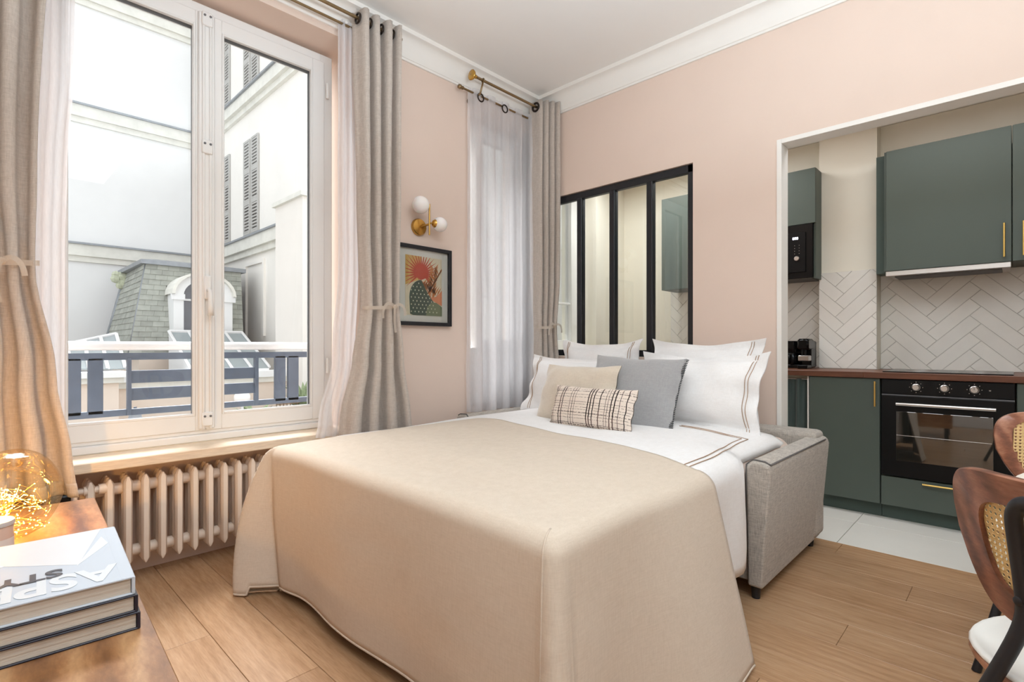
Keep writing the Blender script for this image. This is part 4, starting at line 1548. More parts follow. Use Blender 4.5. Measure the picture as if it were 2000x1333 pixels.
def place_pillow(name, label, cat, m, mat_, X, Y, Z, tilt, yaw=0.0, roll=0.0, extra=None, group=None):
    """facing -x, foot at (X,Y,Z), leaning back by tilt"""
    Mx = Matrix.Translation((X, Y, Z)) @ Matrix.Rotation(yaw, 4, 'Z') @ Matrix.Rotation(-PI / 2, 4, 'Z') @ Matrix.Rotation(-tilt, 4, 'X') @ Matrix.Rotation(roll, 4, 'Y')
    me = mesh(m, True, name)
    import bmesh
    bm = bmesh.new()
    bm.from_mesh(me)
    bmesh.ops.remove_doubles(bm, verts=bm.verts, dist=0.0008)
    bm.to_mesh(me)
    bm.free()
    me.polygons.foreach_set('use_smooth', [True] * len(me.polygons))
    o = part(name, me, mat_, None, M=Mx)
    tag(o, label, cat, group)
    if extra:
        extra(o, Mx)
    return o


def stitch(m, w_, fl_, side=1):
    def ex(o, Mx):
        for k_ in (0.0, 0.014):
            u = (side * (1 - (fl_ + 0.012 + k_) / (w_ / 2)) + 1) / 2
            pts = [Vector(m.skin(u, lerp(0.02, 0.98, i / 40))) + Vector((0, -0.0022, 0)) for i in range(41)]
            part('stitch_line', MB().tube(pts, 0.0018, 6), M['stripe'], o, local=True, smooth=True)
    return ex


def wpillow(label, w_, h_, t_, X, Y, Z, tilt, yaw, seed, roll=0.0, sides=(-1,)):
    m = pillow_mesh(w_, h_, t_, 0.045, seed, 0.17, wr=1.3)

    def ex(o, Mx):
        for s_ in sides:
            stitch(m, w_, 0.045, s_)(o, Mx)
    return place_pillow('pillow', label, 'pillow', m, M['sheet'], X, Y, Z, tilt, yaw, roll, ex, 'white bed pillows')


wpillow('white pillow at back right, leaning on the wall under the partition post', 0.68, 0.50, 0.15, 2.93, 1.33, 0.62, 0.22, 0.03, 1.0, sides=(1,))
wpillow('large white pillow in front right, beside the grey cushion', 0.74, 0.46, 0.23, 2.70, 1.275, 0.60, 0.36, 0.0, 2.3, sides=(1,))
wpillow('white pillow at back left, below the curtain corner of the partition', 0.66, 0.50, 0.15, 2.95, 2.08, 0.62, 0.2, 0.0, 4.1, sides=(1, -1))
wpillow('white pillow at front left, behind the beige cushion', 0.72, 0.42, 0.18, 2.72, 2.16, 0.61, 0.36, 0.05, 5.7, sides=(-1,))


def grey_extra(o, Mx):
    w_, h_ = 0.56, 0.42
    tz_ = MB()
    for i in range(46):
        b = lerp(-1.0, 1.0, i / 45)
        x = w_ / 2 * (1 - 0.06 * (1 - b * b)) + 0.002
        z = h_ / 2 + b * h_ / 2
        tz_.tube([(x - 0.012, -0.008, z), (x + 0.006, 0.0, z + 0.004), (x - 0.01, 0.008, z + 0.006)], 0.0026, 5)
    q = part('whipstitch_edge', tz_, M['black_metal'], o, local=True, label='black whipstitched edge')
    q['kind'] = 'stuff'


place_pillow('cushion', 'grey velvet cushion with black whipstitched edge', 'cushion', pillow_mesh(0.56, 0.43, 0.15, 0, 8.2, 0.07), M['velvet_grey'], 2.44, 1.53, 0.605, 0.4, 0.02, 0.03, grey_extra)
place_pillow('cushion', 'beige velvet cushion left of the grey one', 'cushion', pillow_mesh(0.52, 0.36, 0.14, 0, 11.0, 0.07), M['velvet_beige'], 2.33, 1.80, 0.615, 0.36, -0.03, -0.01)

# plaid fabric
t = NT('plaid_weave')
tc = t.n('ShaderNodeTexCoord')
sx = t.n('ShaderNodeSeparateXYZ', ins={0: tc.outputs['Object']})


def bands(coord, lines, jitter):
    tot = None
    wob = t.math('MULTIPLY', t.math('SUBTRACT', t.noise(t.coord(jitter), 1.0, 2), 0.5), 0.006)
    c_ = t.math('ADD', coord, wob)
    for p_, w_ in lines:
        d_ = t.math('ABSOLUTE', t.math('SUBTRACT', c_, p_))
        k_ = t.math('LESS_THAN', d_, w_)
        tot = k_ if tot is None else t.math('MAXIMUM', tot, k_)
    return tot


bx = bands(sx.outputs[0], [(-.235, .0022), (-.222, .0016), (-.178, .003), (-.16, .0028), (-.105, .0014), (-.088, .0016), (-.072, .0012), (.015, .003), (.03, .003), (.048, .0028), (.085, .0026), (.118, .0012), (.132, .0012), (.15, .0028), (.168, .003), (.195, .0014), (.228, .0022)], (0, 0, 40))
bz = bands(sx.outputs[2], [(.015, .0022), (.022, .0018), (.045, .0013), (.06, .0013), (.074, .0028), (.09, .0012), (.102, .0013), (.118, .0012), (.13, .0013), (.155, .0013), (.17, .0013), (.19, .0024), (.2, .0012)], (40, 0, 0))
dash = t.math('GREATER_THAN', t.noise(t.coord((170, 60, 170)), 1.0, 1), 0.44)
bz = t.math('MULTIPLY', bz, dash)
base = t.mix(t.noise(t.coord((300, 300, 300)), 1.0, 2), srgb((218, 202, 188)), srgb((234, 221, 209)))
dk = t.ramp(t.noise(t.coord((9, 9, 9)), 1.0, 1), [(0.42, srgb((46, 32, 34))), (0.52, srgb((40, 34, 36))), (0.6, srgb((92, 70, 66)))])
col = t.mix(t.math('MULTIPLY', bz, 0.75), base, srgb((70, 56, 54)))
col = t.mix(bx, col, dk)
t.bsdf(col, 0.95, 0, 0.1, t.bump(t.noise(t.coord((350, 350, 350)), 1.0, 2), 0.4, 0.003))
M['plaid'] = t.m
place_pillow('cushion', 'small oblong plaid lumbar cushion in front of the others', 'cushion', pillow_mesh(0.52, 0.225, 0.11, 0, 14.5, 0.06, wr=0.5), M['plaid'], 2.20, 1.59, 0.632, 0.34, -0.02, 0.0)

# ================================================================== KITCHEN
FX = 3.90


def gold_bar(parent, p0, p1, out=0.028, r=0.005):
    p0, p1 = Vector(p0), Vector(p1)
    o = Vector((-out, 0, 0))
    d = (p1 - p0).normalized()
    m = MB().tube([p0 + o - d * 0.012, p1 + o + d * 0.012], r, 10)
    m.tube([p0, p0 + o], r * 0.9, 8)
    m.tube([p1, p1 + o], r * 0.9, 8)
    return part('handle', m, M['gold'], parent, smooth='auto', label='brushed gold bar handle')


def base_cabinet(label, ya, yb, door=True, z0=0.085, z1=0.862):
    c_ = thing('base_cabinet', label, 'cabinet', ((FX + XK) / 2, (ya + yb) / 2, 0), group='green base cabinets')
    part('carcass', MB().box(FX + 0.021, PX - 0.02, ya + 0.001, yb - 0.001, z0, z1 - 0.001), M['green'], c_)
    part('plinth', MB().box(FX + 0.05, FX + 0.07, ya, yb, 0.0, z0), M['green_dark'], c_)
    return c_


c_ = base_cabinet('green base cabinet with one upright handle, left of the oven', 0.605, 1.0)
d_ = part('door', MB().rbox(FX, FX + 0.019, 0.607, 0.997, 0.088, 0.86, 0.0015), M['green'], c_)
gold_bar(d_, (FX, 0.629, 0.70), (FX, 0.629, 0.832))
c_ = base_cabinet('green oven housing with one wide drawer below the oven', 0.003, 0.602, z1=0.27)
d_ = part('drawer', MB().rbox(FX, FX + 0.019, 0.005, 0.6, 0.088, 0.266, 0.0015), M['green'], c_)
gold_bar(d_, (FX, 0.22, 0.249), (FX, 0.385, 0.249))
c_ = base_cabinet('green base cabinet behind the chairs, right of the oven', -0.6, 0.0)
part('door', MB().rbox(FX, FX + 0.019, -0.598, -0.003, 0.088, 0.86, 0.0015), M['green'], c_)

ov = thing('oven', 'black built-in oven with three steel knobs and a bar handle', 'oven', (FX + 0.25, 0.3, 0.275))
part('body', MB().box(FX + 0.02, FX + 0.44, 0.008, 0.596, 0.275, 0.858), M['oven_black'], ov)
part('control_panel', MB().rbox(FX - 0.012, FX + 0.02, 0.004, 0.597, 0.77, 0.86, 0.003), M['oven_black'], ov)
dr = part('door', MB().rbox(FX - 0.018, FX + 0.02, 0.004, 0.597, 0.276, 0.764, 0.004), M['oven_black'], ov)
part('window', MB().rbox(FX - 0.0195, FX - 0.016, 0.09, 0.523, 0.372, 0.668, 0.001), M['oven_glass'], dr, label='dark glass of the oven door')
part('rack', MB().tube([(FX - 0.0205, 0.095, 0.525), (FX - 0.0205, 0.52, 0.525)], 0.0012, 6), M['steel'], dr, label='thin steel line across the oven glass')
part('bar_handle', MB().tube([(FX - 0.052, 0.079, 0.715), (FX - 0.052, 0.519, 0.715)], 0.0095, 14).tube([(FX - 0.018, 0.105, 0.715), (FX - 0.052, 0.105, 0.715)], 0.007, 10).tube([(FX - 0.018, 0.493, 0.715), (FX - 0.052, 0.493, 0.715)], 0.007, 10), M['steel'], dr, smooth='auto', label='steel bar handle')
part('seam', MB().box(FX - 0.014, FX - 0.002, 0.006, 0.595, 0.7645, 0.769), M['gasket'], ov)
for i, y in enumerate((0.427, 0.297, 0.168)):
    kz = 0.817
    kn = part('knob', MB().lathe([(0.021, 0.0), (0.021, 0.006), (0.018, 0.009), (0.0175, 0.022), (0.015, 0.025), (0.0, 0.025)], (0, 0, 0), 24, 'z', False), M['steel'], ov, smooth='auto', M=Matrix.Translation((FX - 0.012, y, kz)) @ Matrix.Rotation(-PI / 2, 4, 'Y'), label='steel control knob')
    mk = MB()
    for a in range(8):
        an = a * PI / 4
        mk.box(FX - 0.0128, FX - 0.0118, y + 0.031 * math.cos(an) - 0.0018, y + 0.031 * math.cos(an) + 0.0018, kz + 0.031 * math.sin(an) - 0.0018, kz + 0.031 * math.sin(an) + 0.0018)
    part('dial_marks', mk, M['steel'], ov)
    part('pointer', MB().box(FX - 0.0385, FX - 0.036, y - 0.0015, y + 0.0015, kz, kz + 0.014), M['gasket'], kn) if i == 2 else None
part('indicator', MB().box(FX - 0.013, FX - 0.0118, 0.1, 0.108, 0.813, 0.818), M['steel'], ov)

wt = tag(part('worktop', MB().rbox(3.882, 4.492, -1.1, 0.69, 0.863, 0.9, 0.003).rbox(3.882, PX - 0.012, 0.69, 1.06, 0.863, 0.9, 0.003).rbox(3.882, 4.492, 1.055, 2.3, 0.863, 0.9, 0.003), M['worktop']), 'dark walnut kitchen worktop running over the oven and cabinets', 'worktop')
hb = thing('hob', 'thin black glass hob let into the worktop above the oven', 'hob', (4.19, 0.3, 0.9))
part('glass_plate', MB().rbox(3.94, 4.42, 0.01, 0.6, 0.9005, 0.906, 0.002), M['black_gloss'], hb)
zm = MB()
for (x_, y_, r_) in ((4.08, 0.16, 0.08), (4.08, 0.44, 0.1), (4.3, 0.16, 0.1), (4.3, 0.44, 0.08)):
    ring(zm, (x_, y_, 0.9062), r_, 0.0008, 'z', 28, 4)
part('zone_mark', zm, M['steel'], hb)

# under-counter curtain
uc = thing('counter_curtain', 'dark green curtain hung under the worktop left of the base cabinet', 'curtain', (3.95, 1.3, 0.05))
t = NT('green_satin')
t.bsdf(srgb((62, 78, 76)), 0.42, 0, 0.5, None, Sheen_Weight=0.3)
part('cloth', MB().grid(lambda u, w: (3.945 + 0.02 * math.cos(u * 40) + 0.008 * math.cos(u * 87 + w * 2), lerp(1.025, 1.6, u), lerp(0.05, 0.84, w)), 90, 6), t.m, uc, smooth=True)
part('curtain_wire', MB().tube([(3.945, 1.02, 0.838), (3.945, 1.6, 0.838)], 0.004, 8), M['steel'], uc)
struct('trim_appliance_side', MB().box(3.91, 4.35, 1.003, 1.012, 0.0, 0.86), M['white_paint'])

# wall cabinets
UX = 4.13


def wall_cab(label, ya, yb, z0, z1, x=UX):
    c_ = thing('wall_cabinet', label, 'cabinet', ((x + XK) / 2, (ya + yb) / 2, z0), group='green wall cabinets')
    return c_


c_ = wall_cab('wide green wall cabinet above the cooker hood', 0.018, 0.612, 1.548, 2.325)
part('carcass', MB().box(UX + 0.02, XK - 0.002, 0.019, 0.622, 1.55, 2.327), M['green'], c_)
d_ = part('door', MB().rbox(UX, UX + 0.019, 0.02, 0.608, 1.548, 2.325, 0.0015), M['green'], c_)
gold_bar(d_, (UX, 0.05, 1.585), (UX, 0.05, 1.755))
part('filler_panel', MB().box(UX + 0.09, PX - 0.002, 0.625, 0.676, 1.545, 2.327), M['green_dark'], c_)
c_ = wall_cab('green wall cabinet at the right edge of the kitchen view', -0.6, 0.015, 1.548, 2.325)
part('carcass', MB().box(UX + 0.02, XK - 0.002, -0.6, 0.016, 1.55, 2.327), M['green'], c_)
d_ = part('door', MB().rbox(UX, UX + 0.019, -0.6, 0.015, 1.548, 2.325, 0.0015), M['green'], c_)
gold_bar(d_, (UX, -0.03, 1.585), (UX, -0.03, 1.755))
ho = thing('cooker_hood', 'slim steel cooker hood under the wide wall cabinet', 'cooker hood', (4.28, 0.31, 1.51))
part('front_strip', MB().rbox(UX - 0.012, UX + 0.012, 0.02, 0.61, 1.512, 1.544, 0.003), M['steel'], ho)
part('body', MB().box(UX + 0.012, 4.42, 0.025, 0.605, 1.518, 1.547), M['steel'], ho)
part('filter', MB().box(UX + 0.05, 4.38, 0.06, 0.57, 1.51, 1.518), M['gasket'], ho)
UM = 4.20
c_ = wall_cab('green wall cabinet housing the microwave, left of the chimney breast', 1.035, 1.63, 1.555, 2.345, UM)
part('carcass', MB().box(UM + 0.02, PX - 0.003, 1.035, 1.05, 1.553, 2.345).box(UM + 0.02, XK - 0.013, 1.06, 1.63, 1.945, 2.345).box(UM + 0.02, XK - 0.013, 1.62, 1.635, 1.55, 1.95), M['green'], c_)
part('door', MB().rbox(UM, UM + 0.019, 1.036, 1.632, 1.95, 2.345, 0.0015), M['green'], c_)
c_ = wall_cab('green wall cabinet beyond the microwave, seen through the glazed partition', 1.64, 2.24, 1.555, 2.345, UM)
part('carcass', MB().box(UM + 0.02, XK - 0.013, 1.64, 2.235, 1.55, 2.345), M['green'], c_)
part('door', MB().rbox(UM, UM + 0.019, 1.642, 2.235, 1.55, 2.345, 0.0015), M['green'], c_)
mw = thing('microwave_oven', 'black built-in microwave with lit display and silver dial', 'microwave', (4.3, 1.33, 1.552))
part('body', MB().rbox(UM + 0.012, XK - 0.015, 1.066, 1.615, 1.556, 1.938, 0.004), M['oven_black'], mw)
part('front_frame', MB().rbox(UM - 0.004, UM + 0.012, 1.05, 1.63, 1.556, 1.948, 0.003), M['black_gloss'], mw)
part('door', MB().rbox(UM - 0.014, UM - 0.004, 1.225, 1.60, 1.6, 1.89, 0.003), M['oven_glass'], mw)
cp = part('control_panel', MB().rbox(UM - 0.014, UM - 0.004, 1.095, 1.22, 1.6, 1.89, 0.003), M['oven_black'], mw)
part('dial', MB().lathe([(0.017, 0), (0.017, 0.012), (0.014, 0.015), (0.0, 0.015)], (0, 0, 0), 20, 'z', False), M['steel'], mw, smooth='auto', M=Matrix.Translation((UM - 0.014, 1.152, 1.70)) @ Matrix.Rotation(-PI / 2, 4, 'Y'), label='silver dial')
bt = MB()
for i in range(4):
    for j in range(2):
        bt.box(UM - 0.0148, UM - 0.0138, 1.135 + j * 0.03, 1.139 + j * 0.03, 1.735 + i * 0.02, 1.738 + i * 0.02)
part('button_marks', bt, M['steel'], mw)


def text(name, body, size, m, parent, Mx, extrude=0.0004, shear=0, align='LEFT', bold=0.0, sx=1.0):
    cu_ = bpy.data.curves.new(name, 'FONT')
    cu_.body = body
    cu_.size = size
    cu_.extrude = extrude
    cu_.align_x = align
    cu_.offset = bold
    tmp = bpy.data.objects.new(name, cu_)
    me = bpy.data.meshes.new_from_object(tmp)
    bpy.data.objects.remove(tmp)
    me.materials.clear()
    me.materials.append(m)
    if sx != 1.0:
        me.transform(Matrix.Diagonal((sx, 1, 1, 1)))
    return part(name, me, None, parent, M=Mx)


# lit figures: plane facing -x, reading right along -y
Mf = Matrix.Translation((UM - 0.0146, 1.182, 1.84)) @ Matrix(((0, 0, -1, 0), (-1, 0, 0, 0), (0, 1, 0, 0), (0, 0, 0, 1)))
text('display', '888', 0.026, emit('white_display', (235, 235, 255), 3.0), mw, Mf, bold=0.0006)

# coffee makers
c_ = thing('coffee_maker', 'black drip coffee maker at the doorway edge of the worktop', 'coffee maker', (4.28, 1.2, 0.9))
part('base', MB().rbox(4.2, 4.38, 1.135, 1.27, 0.9, 0.925, 0.004), M['black_gloss'], c_)
part('tank', MB().rbox(4.3, 4.38, 1.14, 1.265, 0.925, 1.09, 0.006), M['black_gloss'], c_)
part('filter_head', MB().lathe([(0.05, 0.0), (0.06, 0.03), (0.06, 0.075), (0.055, 0.08)], (4.26, 1.2, 1.02), 24), M['black_gloss'], c_, smooth='auto')
part('jug', MB().lathe([(0.045, 0.0), (0.055, 0.03), (0.05, 0.07), (0.042, 0.085)], (4.25, 1.2, 0.926), 24), M['black_gloss'], c_, smooth='auto')
part('jug_handle', MB().tube([(4.2, 1.2, 1.0), (4.17, 1.2, 0.99), (4.17, 1.2, 0.95), (4.2, 1.2, 0.94)], 0.006, 8), M['black_gloss'], c_, smooth=True)
c_ = thing('espresso_machine', 'small black and silver espresso machine against the chimney breast', 'espresso machine', (4.25, 1.095, 0.9))
part('body', MB().rbox(4.2, 4.34, 1.062, 1.128, 0.905, 1.1, 0.008), M['black_gloss'], c_)
part('brew_head', MB().rbox(4.115, 4.26, 1.058, 1.132, 1.035, 1.115, 0.012), M['black_gloss'], c_, smooth='auto')
part('silver_plate', MB().rbox(4.125, 4.205, 1.062, 1.128, 0.955, 0.995, 0.004), M['steel'], c_, label='silver front plate')
part('drip_tray', MB().rbox(4.10, 4.22, 1.062, 1.128, 0.9, 0.928, 0.005), M['black_gloss'], c_)
part('spout', MB().tube([(4.14, 1.085, 1.035), (4.14, 1.085, 0.985)], 0.008, 8).tube([(4.14, 1.105, 1.035), (4.14, 1.105, 0.985)], 0.008, 8), M['black_gloss'], c_)

# ================================================================== CHAIRS + TABLE
def ss(a, n_):
    return math.copysign(abs(a) ** n_, a)


def make_chair(label, loc, rz):
    c_ = thing('cane_chair', label, 'chair', loc, rz, group='cane back dining chairs')
    # seat: white pad on a walnut shell
    def outl(u, k_):
        a = 2 * PI * u
        return (0.015 + k_ * 0.242 * ss(math.cos(a), 0.86), 0.025 + k_ * 0.242 * ss(math.sin(a), 0.86))
    prof = [(0.9, 0.425), (0.985, 0.433), (1.0, 0.442), (0.995, 0.449)]
    m = MB().grid(lambda u, w: (*outl(u, prof[min(3, int(round(w * 3)))][0]), prof[min(3, int(round(w * 3)))][1]), 40, 3, True)
    m.f.append(tuple(reversed(range(40))))
    m.f.append(tuple(range(120, 160)))
    part('seat_shell', m, M['walnut'], c_, local=True, smooth='auto')
    pr2 = [(0.985, 0.449), (1.0, 0.454), (0.985, 0.460), (0.955, 0.4615), (0.925, 0.4575), (0.89, 0.460), (0.5, 0.462), (0.02, 0.462)]
    m = MB().grid(lambda u, w: (*outl(u, pr2[int(round(w * 7))][0]), pr2[int(round(w * 7))][1]), 40, 7, True)
    part('seat_pad', m, M['leather'], c_, local=True, smooth=True)
    # backrest (v across, z up), curved, wide above, rounded below
    ZT, ZB = 0.822, 0.535
    zc, hz = (ZT + ZB) / 2, (ZT - ZB) / 2

    def shape(th, k_, dz=0.0, kz=None):
        kz = k_ if kz is None else kz
        cz, sz = math.cos(th), math.sin(th)
        vv = 0.245 * k_ * ss(cz, 0.36)
        zz = zc + dz + hz * kz * ss(sz, 0.42)
        fz = clamp((ZT - zz) / (ZT - ZB))
        vv *= 1 - 0.30 * sm(0.35, 1.1, fz)
        return vv, zz

    def surf(vv, zz, off):
        xb = -0.185 + 1.15 * vv * vv - 0.16 * (zz - 0.55)
        nx = Vector((1, -2 * 1.15 * vv, 0.16)).normalized()
        return Vector((xb, vv, zz)) + nx * off
    N = 72
    v = []
    rings = [(1.0, 0.005), (0.985, 0.008), ((0.82, 0.80), 0.008), ((0.82, 0.80), 0.001), ((0.66, 0.62), 0.001), ((0.66, 0.62), -0.008), (0.985, -0.008), (1.0, -0.005)]
    for k_, off in rings:
        for i in range(N):
            th = 2 * PI * i / N
            if isinstance(k_, tuple):
                vv, zz = shape(th, k_[0], 0.0, k_[1])
            else:
                vv, zz = shape(th, k_)
            v.append(surf(vv, zz, off))
    f = []
    R_ = len(rings)
    for j in range(R_):
        j2 = (j + 1) % R_
        for i in range(N):
            i2 = (i + 1) % N
            f.append((j * N + i, j * N + i2, j2 * N + i2, j2 * N + i))
    bk = part('backrest', MB().add(v, f), M['walnut'], c_, local=True, smooth='auto')
    # woven cane: open octagons
    cm = MB()
    p_ = 0.0118
    nx_, nz_ = 17, 11
    for i in range(-nx_, nx_ + 1):
        for j in range(-nz_, nz_ + 1):
            v0, z0_ = i * p_, zc + j * p_
            k_ = clamp((ZT - z0_) / (ZT - ZB))
            lim = 0.245 * 0.80 * (1 - 0.30 * sm(0.35, 1.1, k_))
            if abs(v0) > lim or abs(z0_ - zc) > hz * 0.78:
                continue
            h = p_ / 2
            sq = [(v0 + h * a, z0_ + h * b) for a, b in ((1, 0), (1, 1), (0, 1), (-1, 1), (-1, 0), (-1, -1), (0, -1), (1, -1))]
            oc = [(v0 + h * 0.58 * math.cos(PI / 4 * q), z0_ + h * 0.58 * math.sin(PI / 4 * q)) for q in range(8)]
            vv_ = [surf(*q, 0.0036) for q in sq] + [surf(*q, 0.0024) for q in oc]
            cm.add(vv_, [(q, (q + 1) % 8, 8 + (q + 1) % 8, 8 + q) for q in range(8)])
    part('cane_panel', cm, M['cane'], bk, local=True, solid=0.002)
    # steel rear frame: inverted U behind the backrest running into the legs
    def rear(sgn):
        yv = 0.062 * sgn
        pts = [(-0.20, 0.0, 0.0)]
        return [(-0.40, 0.20 * sgn, 0.0), (-0.262, 0.105 * sgn, 0.40), (-0.228, yv + 0.01 * sgn, 0.52), (-0.215, yv, 0.575), (-0.218, yv, 0.62), (-0.238, yv, 0.735), (-0.243, yv * 0.97, 0.762), (-0.246, yv * 0.8, 0.782), (-0.247, yv * 0.5, 0.79)]
    L_ = rear(1)
    Rr = list(reversed(rear(-1)))
    pts = []
    raw = [Vector(p) for p in L_ + Rr]
    # round the polyline once
    for _ in range(2):
        out = [raw[0]]
        for a, b in zip(raw, raw[1:]):
            out += [a.lerp(b, 0.25), a.lerp(b, 0.75)]
        out.append(raw[-1])
        raw = out
    part('rear_frame', MB().tube(raw, 0.013, 12), M['black_metal'], c_, local=True, smooth='auto')
    for sgn in (-1, 1):
        part('bolt', MB().lathe([(0.008, 0.0), (0.008, -0.003), (0.005, -0.005), (0.0, -0.005)], (-0.229, 0.062 * sgn, 0.605), 12, 'x', False), M['black_metal'], c_, local=True, smooth='auto')
        part('leg', MB().tube([(0.13, 0.12 * sgn, 0.43), (0.15, 0.15 * sgn, 0.38), (0.24, 0.23 * sgn, 0.0)], 0.013, 12), M['black_metal'], c_, local=True, smooth='auto')
    part('under_brace', MB().tube([(-0.262, 0.105, 0.40), (0.0, 0.11, 0.425), (0.13, 0.12, 0.425)], 0.010, 8).tube([(-0.262, -0.105, 0.40), (0.0, -0.11, 0.425), (0.13, -0.12, 0.425)], 0.010, 8), M['black_metal'], c_, local=True, smooth='auto')
    return c_


x_, y_ = rd(1.14, 0.905)
cfwd = YAW - PI / 2           # direction "right of the camera"
chair1 = make_chair('nearest cane backed chair, its walnut back and white seat cut by the frame', (x_, y_, 0), cfwd + 0.15)
x2_, y2_ = rd(1.845, 1.675)
ang = math.atan2(-0.63, -0.78)  # in (right, ahead)
c2 = copy_tree(chair1, None, Matrix.Translation((x2_, y2_, 0)) @ Matrix.Rotation(ang + cfwd, 4, 'Z'))
c2['label'] = 'farther cane backed chair standing before the oven, facing the viewer'
x3_, y3_ = rd(1.497, 0.915)
tb = thing('dining_table', 'round cream dining table peeping over the nearest chair back', 'table', (x3_, y3_, 0))
part('tabletop', MB().lathe([(0.43, 0.722), (0.448, 0.727), (0.45, 0.735), (0.448, 0.743), (0.44, 0.746), (0.0, 0.746)], (x3_, y3_, 0), 64, 'z', True), M['cream_top'], tb, smooth='auto')
part('pedestal', MB().lathe([(0.26, 0.0), (0.26, 0.012), (0.05, 0.03), (0.035, 0.06), (0.035, 0.69), (0.12, 0.722)], (x3_, y3_, 0), 32), M['black_metal'], tb, smooth='auto')

# ================================================================== LEFT: CONSOLE, BOOKS, GLASS LAMP, CANDLE
TZ = 0.50
rot = math.radians(-3.0)
ct = thing('console_table', 'low honey coloured wooden console in the left foreground', 'table', (0.318, 2.458, 0.0), rot)
part('top', MB().rbox(-0.62, 0.0, -2.0, 0.0, TZ - 0.04, TZ, 0.002), M['mango'], ct, local=True)
part('body', MB().rbox(-0.58, -0.04, -1.95, -0.04, 0.14, TZ - 0.04, 0.003), M['mango'], ct, local=True)
for x_ in (-0.55, -0.07):
    for y_ in (-1.9, -0.1):
        part('leg', MB().rbox(x_ - 0.02, x_ + 0.02, y_ - 0.02, y_ + 0.02, 0.0, 0.14, 0.003), M['black_metal'], ct, local=True)


def book(label, loc, rz, w_, d_, h_, cov, grp):
    """local: spine at x=0, pages run to -x; near edge y=0, far y=d"""
    b = thing('book', label, 'book', loc, rz, grp)
    t_ = 0.0035
    part('cover', MB().rbox(-w_, 0.004, 0.0, d_, 0.0, t_, 0.0008).rbox(-w_, 0.004, 0.0, d_, h_ - t_, h_, 0.0008).rbox(0.0, 0.006, 0.0, d_, 0.0005, h_ - 0.0005, 0.0012), cov, b, local=True)
    m = MB()
    n_ = 7
    for i in range(n_):
        za_, zb_ = lerp(t_, h_ - t_, i / n_), lerp(t_, h_ - t_, (i + 1) / n_)
        j = 0.0012 * ((i * 37) % 5) / 4
        m.box(-w_ + 0.006 - j, -0.001, 0.005 + j, d_ - 0.005, za_ + 0.0001, zb_)
    part('pages', m, M['paper'], b, local=True)
    part('groove', MB().box(-0.016, -0.012, 0.0005, d_ - 0.0005, h_ - 0.0002, h_ + 0.0003), M['cover_grey'] if cov == M['cover_grey'] else M['navy'], b, local=True)
    return b


br = math.radians(-3.9)
GB = 'stack of large books on the console'
h = 0.0345
book('bottom book of the stack, dark navy cover', (0.2275, 1.25, TZ), br, 0.30, 0.385, h, M['navy'], GB)
book('middle book of the stack, dark navy cover', (0.224, 1.252, TZ + h), br + 0.004, 0.30, 0.385, h, M['navy'], GB)
b3 = book('top book of the stack, pale grey cover with large lettering', (0.220, 1.256, TZ + 2 * h), br, 0.30, 0.387, h + 0.001, M['cover_grey'], GB)
# cover print: light field, white shards and lettering (reads from the far side)
zt = h + 0.001


def cov(name, poly, m, z):
    part(name, MB().prism(poly, lambda p: (p[0], p[1], zt + z), lambda p: (p[0], p[1], zt + z + 0.0003)), m, b3, local=True)


cov('cover_field', [(-0.005, 0.387), (-0.022, 0.387), (-0.075, 0.145), (-0.19, 0.235), (-0.30, 0.14), (-0.30, 0.387)], M['cover_light'], 0.0001)
cov('cover_shard', [(-0.026, 0.315), (-0.018, 0.255), (-0.078, 0.14)], M['cover_white'], 0.0004)
cov('cover_shard', [(-0.19, 0.238), (-0.25, 0.29), (-0.24, 0.245), (-0.30, 0.20), (-0.30, 0.14)], M['cover_white'], 0.0004)
Mt = Matrix.Translation((-0.018, 0.098, zt + 0.0008)) @ Matrix.Rotation(PI, 4, 'Z')


def text_local(name, body, size, m, parent, Mx, bold=0.0, sx=1.0, extrude=0.0002):
    o = text(name, body, size, m, None, Mx, extrude, bold=bold, sx=sx)
    o.parent = parent
    o.matrix_parent_inverse = Matrix()
    return o


text_local('title_lettering', 'ASPEN', 0.115, M['cover_text'], b3, Mt, bold=0.003, sx=0.80)
Mt = Matrix.Translation((-0.100, 0.140, zt + 0.0014)) @ Matrix.Rotation(PI, 4, 'Z')
text_local('title_lettering', 'STYLE', 0.062, M['ink'], b3, Mt, bold=0.002, sx=0.95)

# glass lamp with wire lights
LC = at(10, 1052, Z=TZ)
lamp = thing('glass_lamp', 'amber glass globe lamp filled with glowing wire lights', 'lamp', LC)
t = NT('amber_glass')
gl_ = t.n('ShaderNodeBsdfGlossy', ins={'Roughness': 0.02})
tr = t.n('ShaderNodeBsdfTransparent', ins={0: (0.99, 0.92, 0.76, 1)})
lw = t.n('ShaderNodeLayerWeight', ins={'Blend': 0.35})
mx = t.n('ShaderNodeMixShader', ins={0: t.math('MULTIPLY', lw.outputs[0], 0.4), 1: tr.outputs[0], 2: gl_.outputs[0]})
t.done(mx.outputs[0])


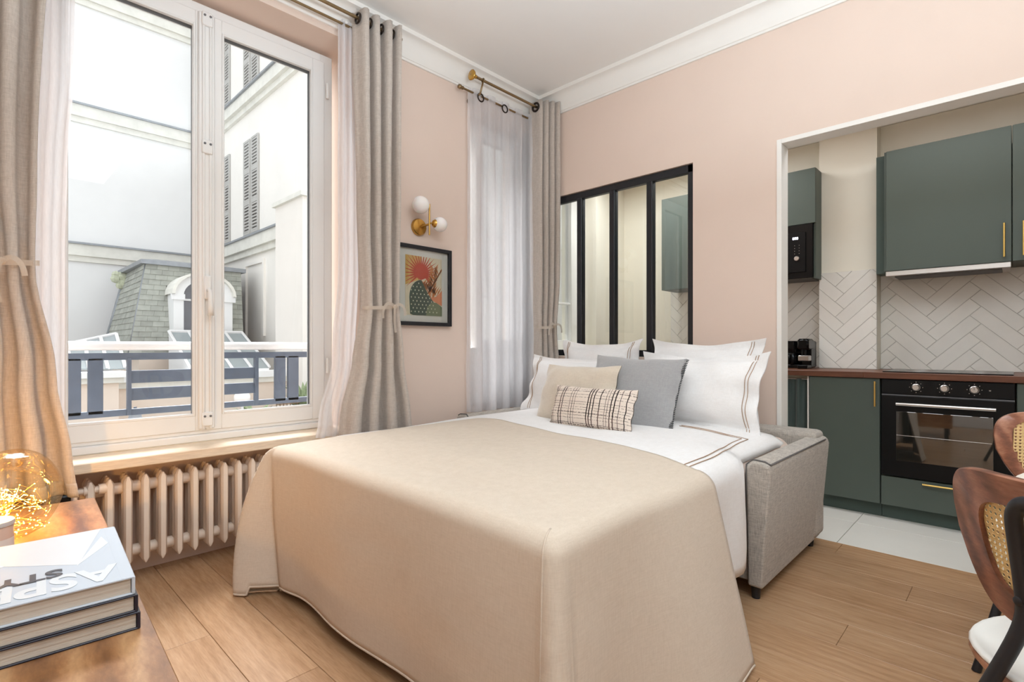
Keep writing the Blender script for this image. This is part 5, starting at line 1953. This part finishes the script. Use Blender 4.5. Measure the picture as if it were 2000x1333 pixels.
def globe(u, w):
    a = 2 * PI * u
    ph = PI * lerp(0.1, 0.985, 1 - w)
    r_ = 0.128 * (1 + 0.06 * math.sin(3 * a + 1.0) * math.sin(ph) + 0.05 * math.sin(2 * a + 3 * ph) + 0.03 * math.sin(5 * ph + a))
    z = 0.126 - 0.131 * math.cos(PI - ph)
    return (LC.x + r_ * math.sin(ph) * math.cos(a), LC.y + r_ * math.sin(ph) * math.sin(a), LC.z + max(0.001, z + 0.008 * math.sin(2 * a) * math.sin(ph)))


part('glass_globe', MB().grid(globe, 48, 28, True), t.m, lamp, smooth=True)
wp = []
rnd = random.Random(5)
for i in range(260):
    a = i * 0.55
    rr = 0.098 * (0.5 + 0.45 * math.sin(i * 0.37))
    wp.append((LC.x + rr * math.cos(a) + rnd.uniform(-.015, .015), LC.y + rr * math.sin(a) + rnd.uniform(-.015, .015), LC.z + 0.018 + 0.15 * (0.5 + 0.5 * math.sin(i * 0.113)) * (0.65 + 0.2 * math.sin(i * 1.3))))
part('copper_wire', MB().tube(wp, 0.0008, 4), M['gold'], lamp)
bl = MB()
for p in wp:
    bl.sphere(p, 0.0018, 6, 4)
part('bulbs', bl, emit('warm_bulb', (255, 200, 100), 30.0), lamp)['kind'] = 'stuff'
light('glass_lamp_glow', 'POINT', (LC.x, LC.y + 0.03, LC.z + 0.12), 9.0, (1.0, 0.55, 0.17), size=0.012)

CC = (0.035, 1.935, TZ)
cd = thing('scented_candle', 'pinkish candle jar with grey lid beside the glass lamp', 'candle', CC)
part('jar', MB().lathe([(0.038, 0.0), (0.043, 0.004), (0.045, 0.02), (0.045, 0.088)], CC, 32), plain('pink_candle_glass', (226, 196, 180), 0.2, var=0.04), cd, smooth='auto')
part('lid', MB().lathe([(0.047, 0.088), (0.048, 0.092), (0.047, 0.1), (0.0, 0.101)], CC, 32, 'z', False), plain('grey_lid', (206, 202, 200), 0.35), cd, smooth='auto')
part('paper_label', MB().grid(lambda u, w: (CC[0] + 0.0456 * math.cos(lerp(-2.2, 0.3, u)), CC[1] + 0.0456 * math.sin(lerp(-2.2, 0.3, u)), TZ + lerp(0.02, 0.055, w)), 16, 1), plain('label_paper', (232, 222, 216), 0.7), cd, smooth=True)
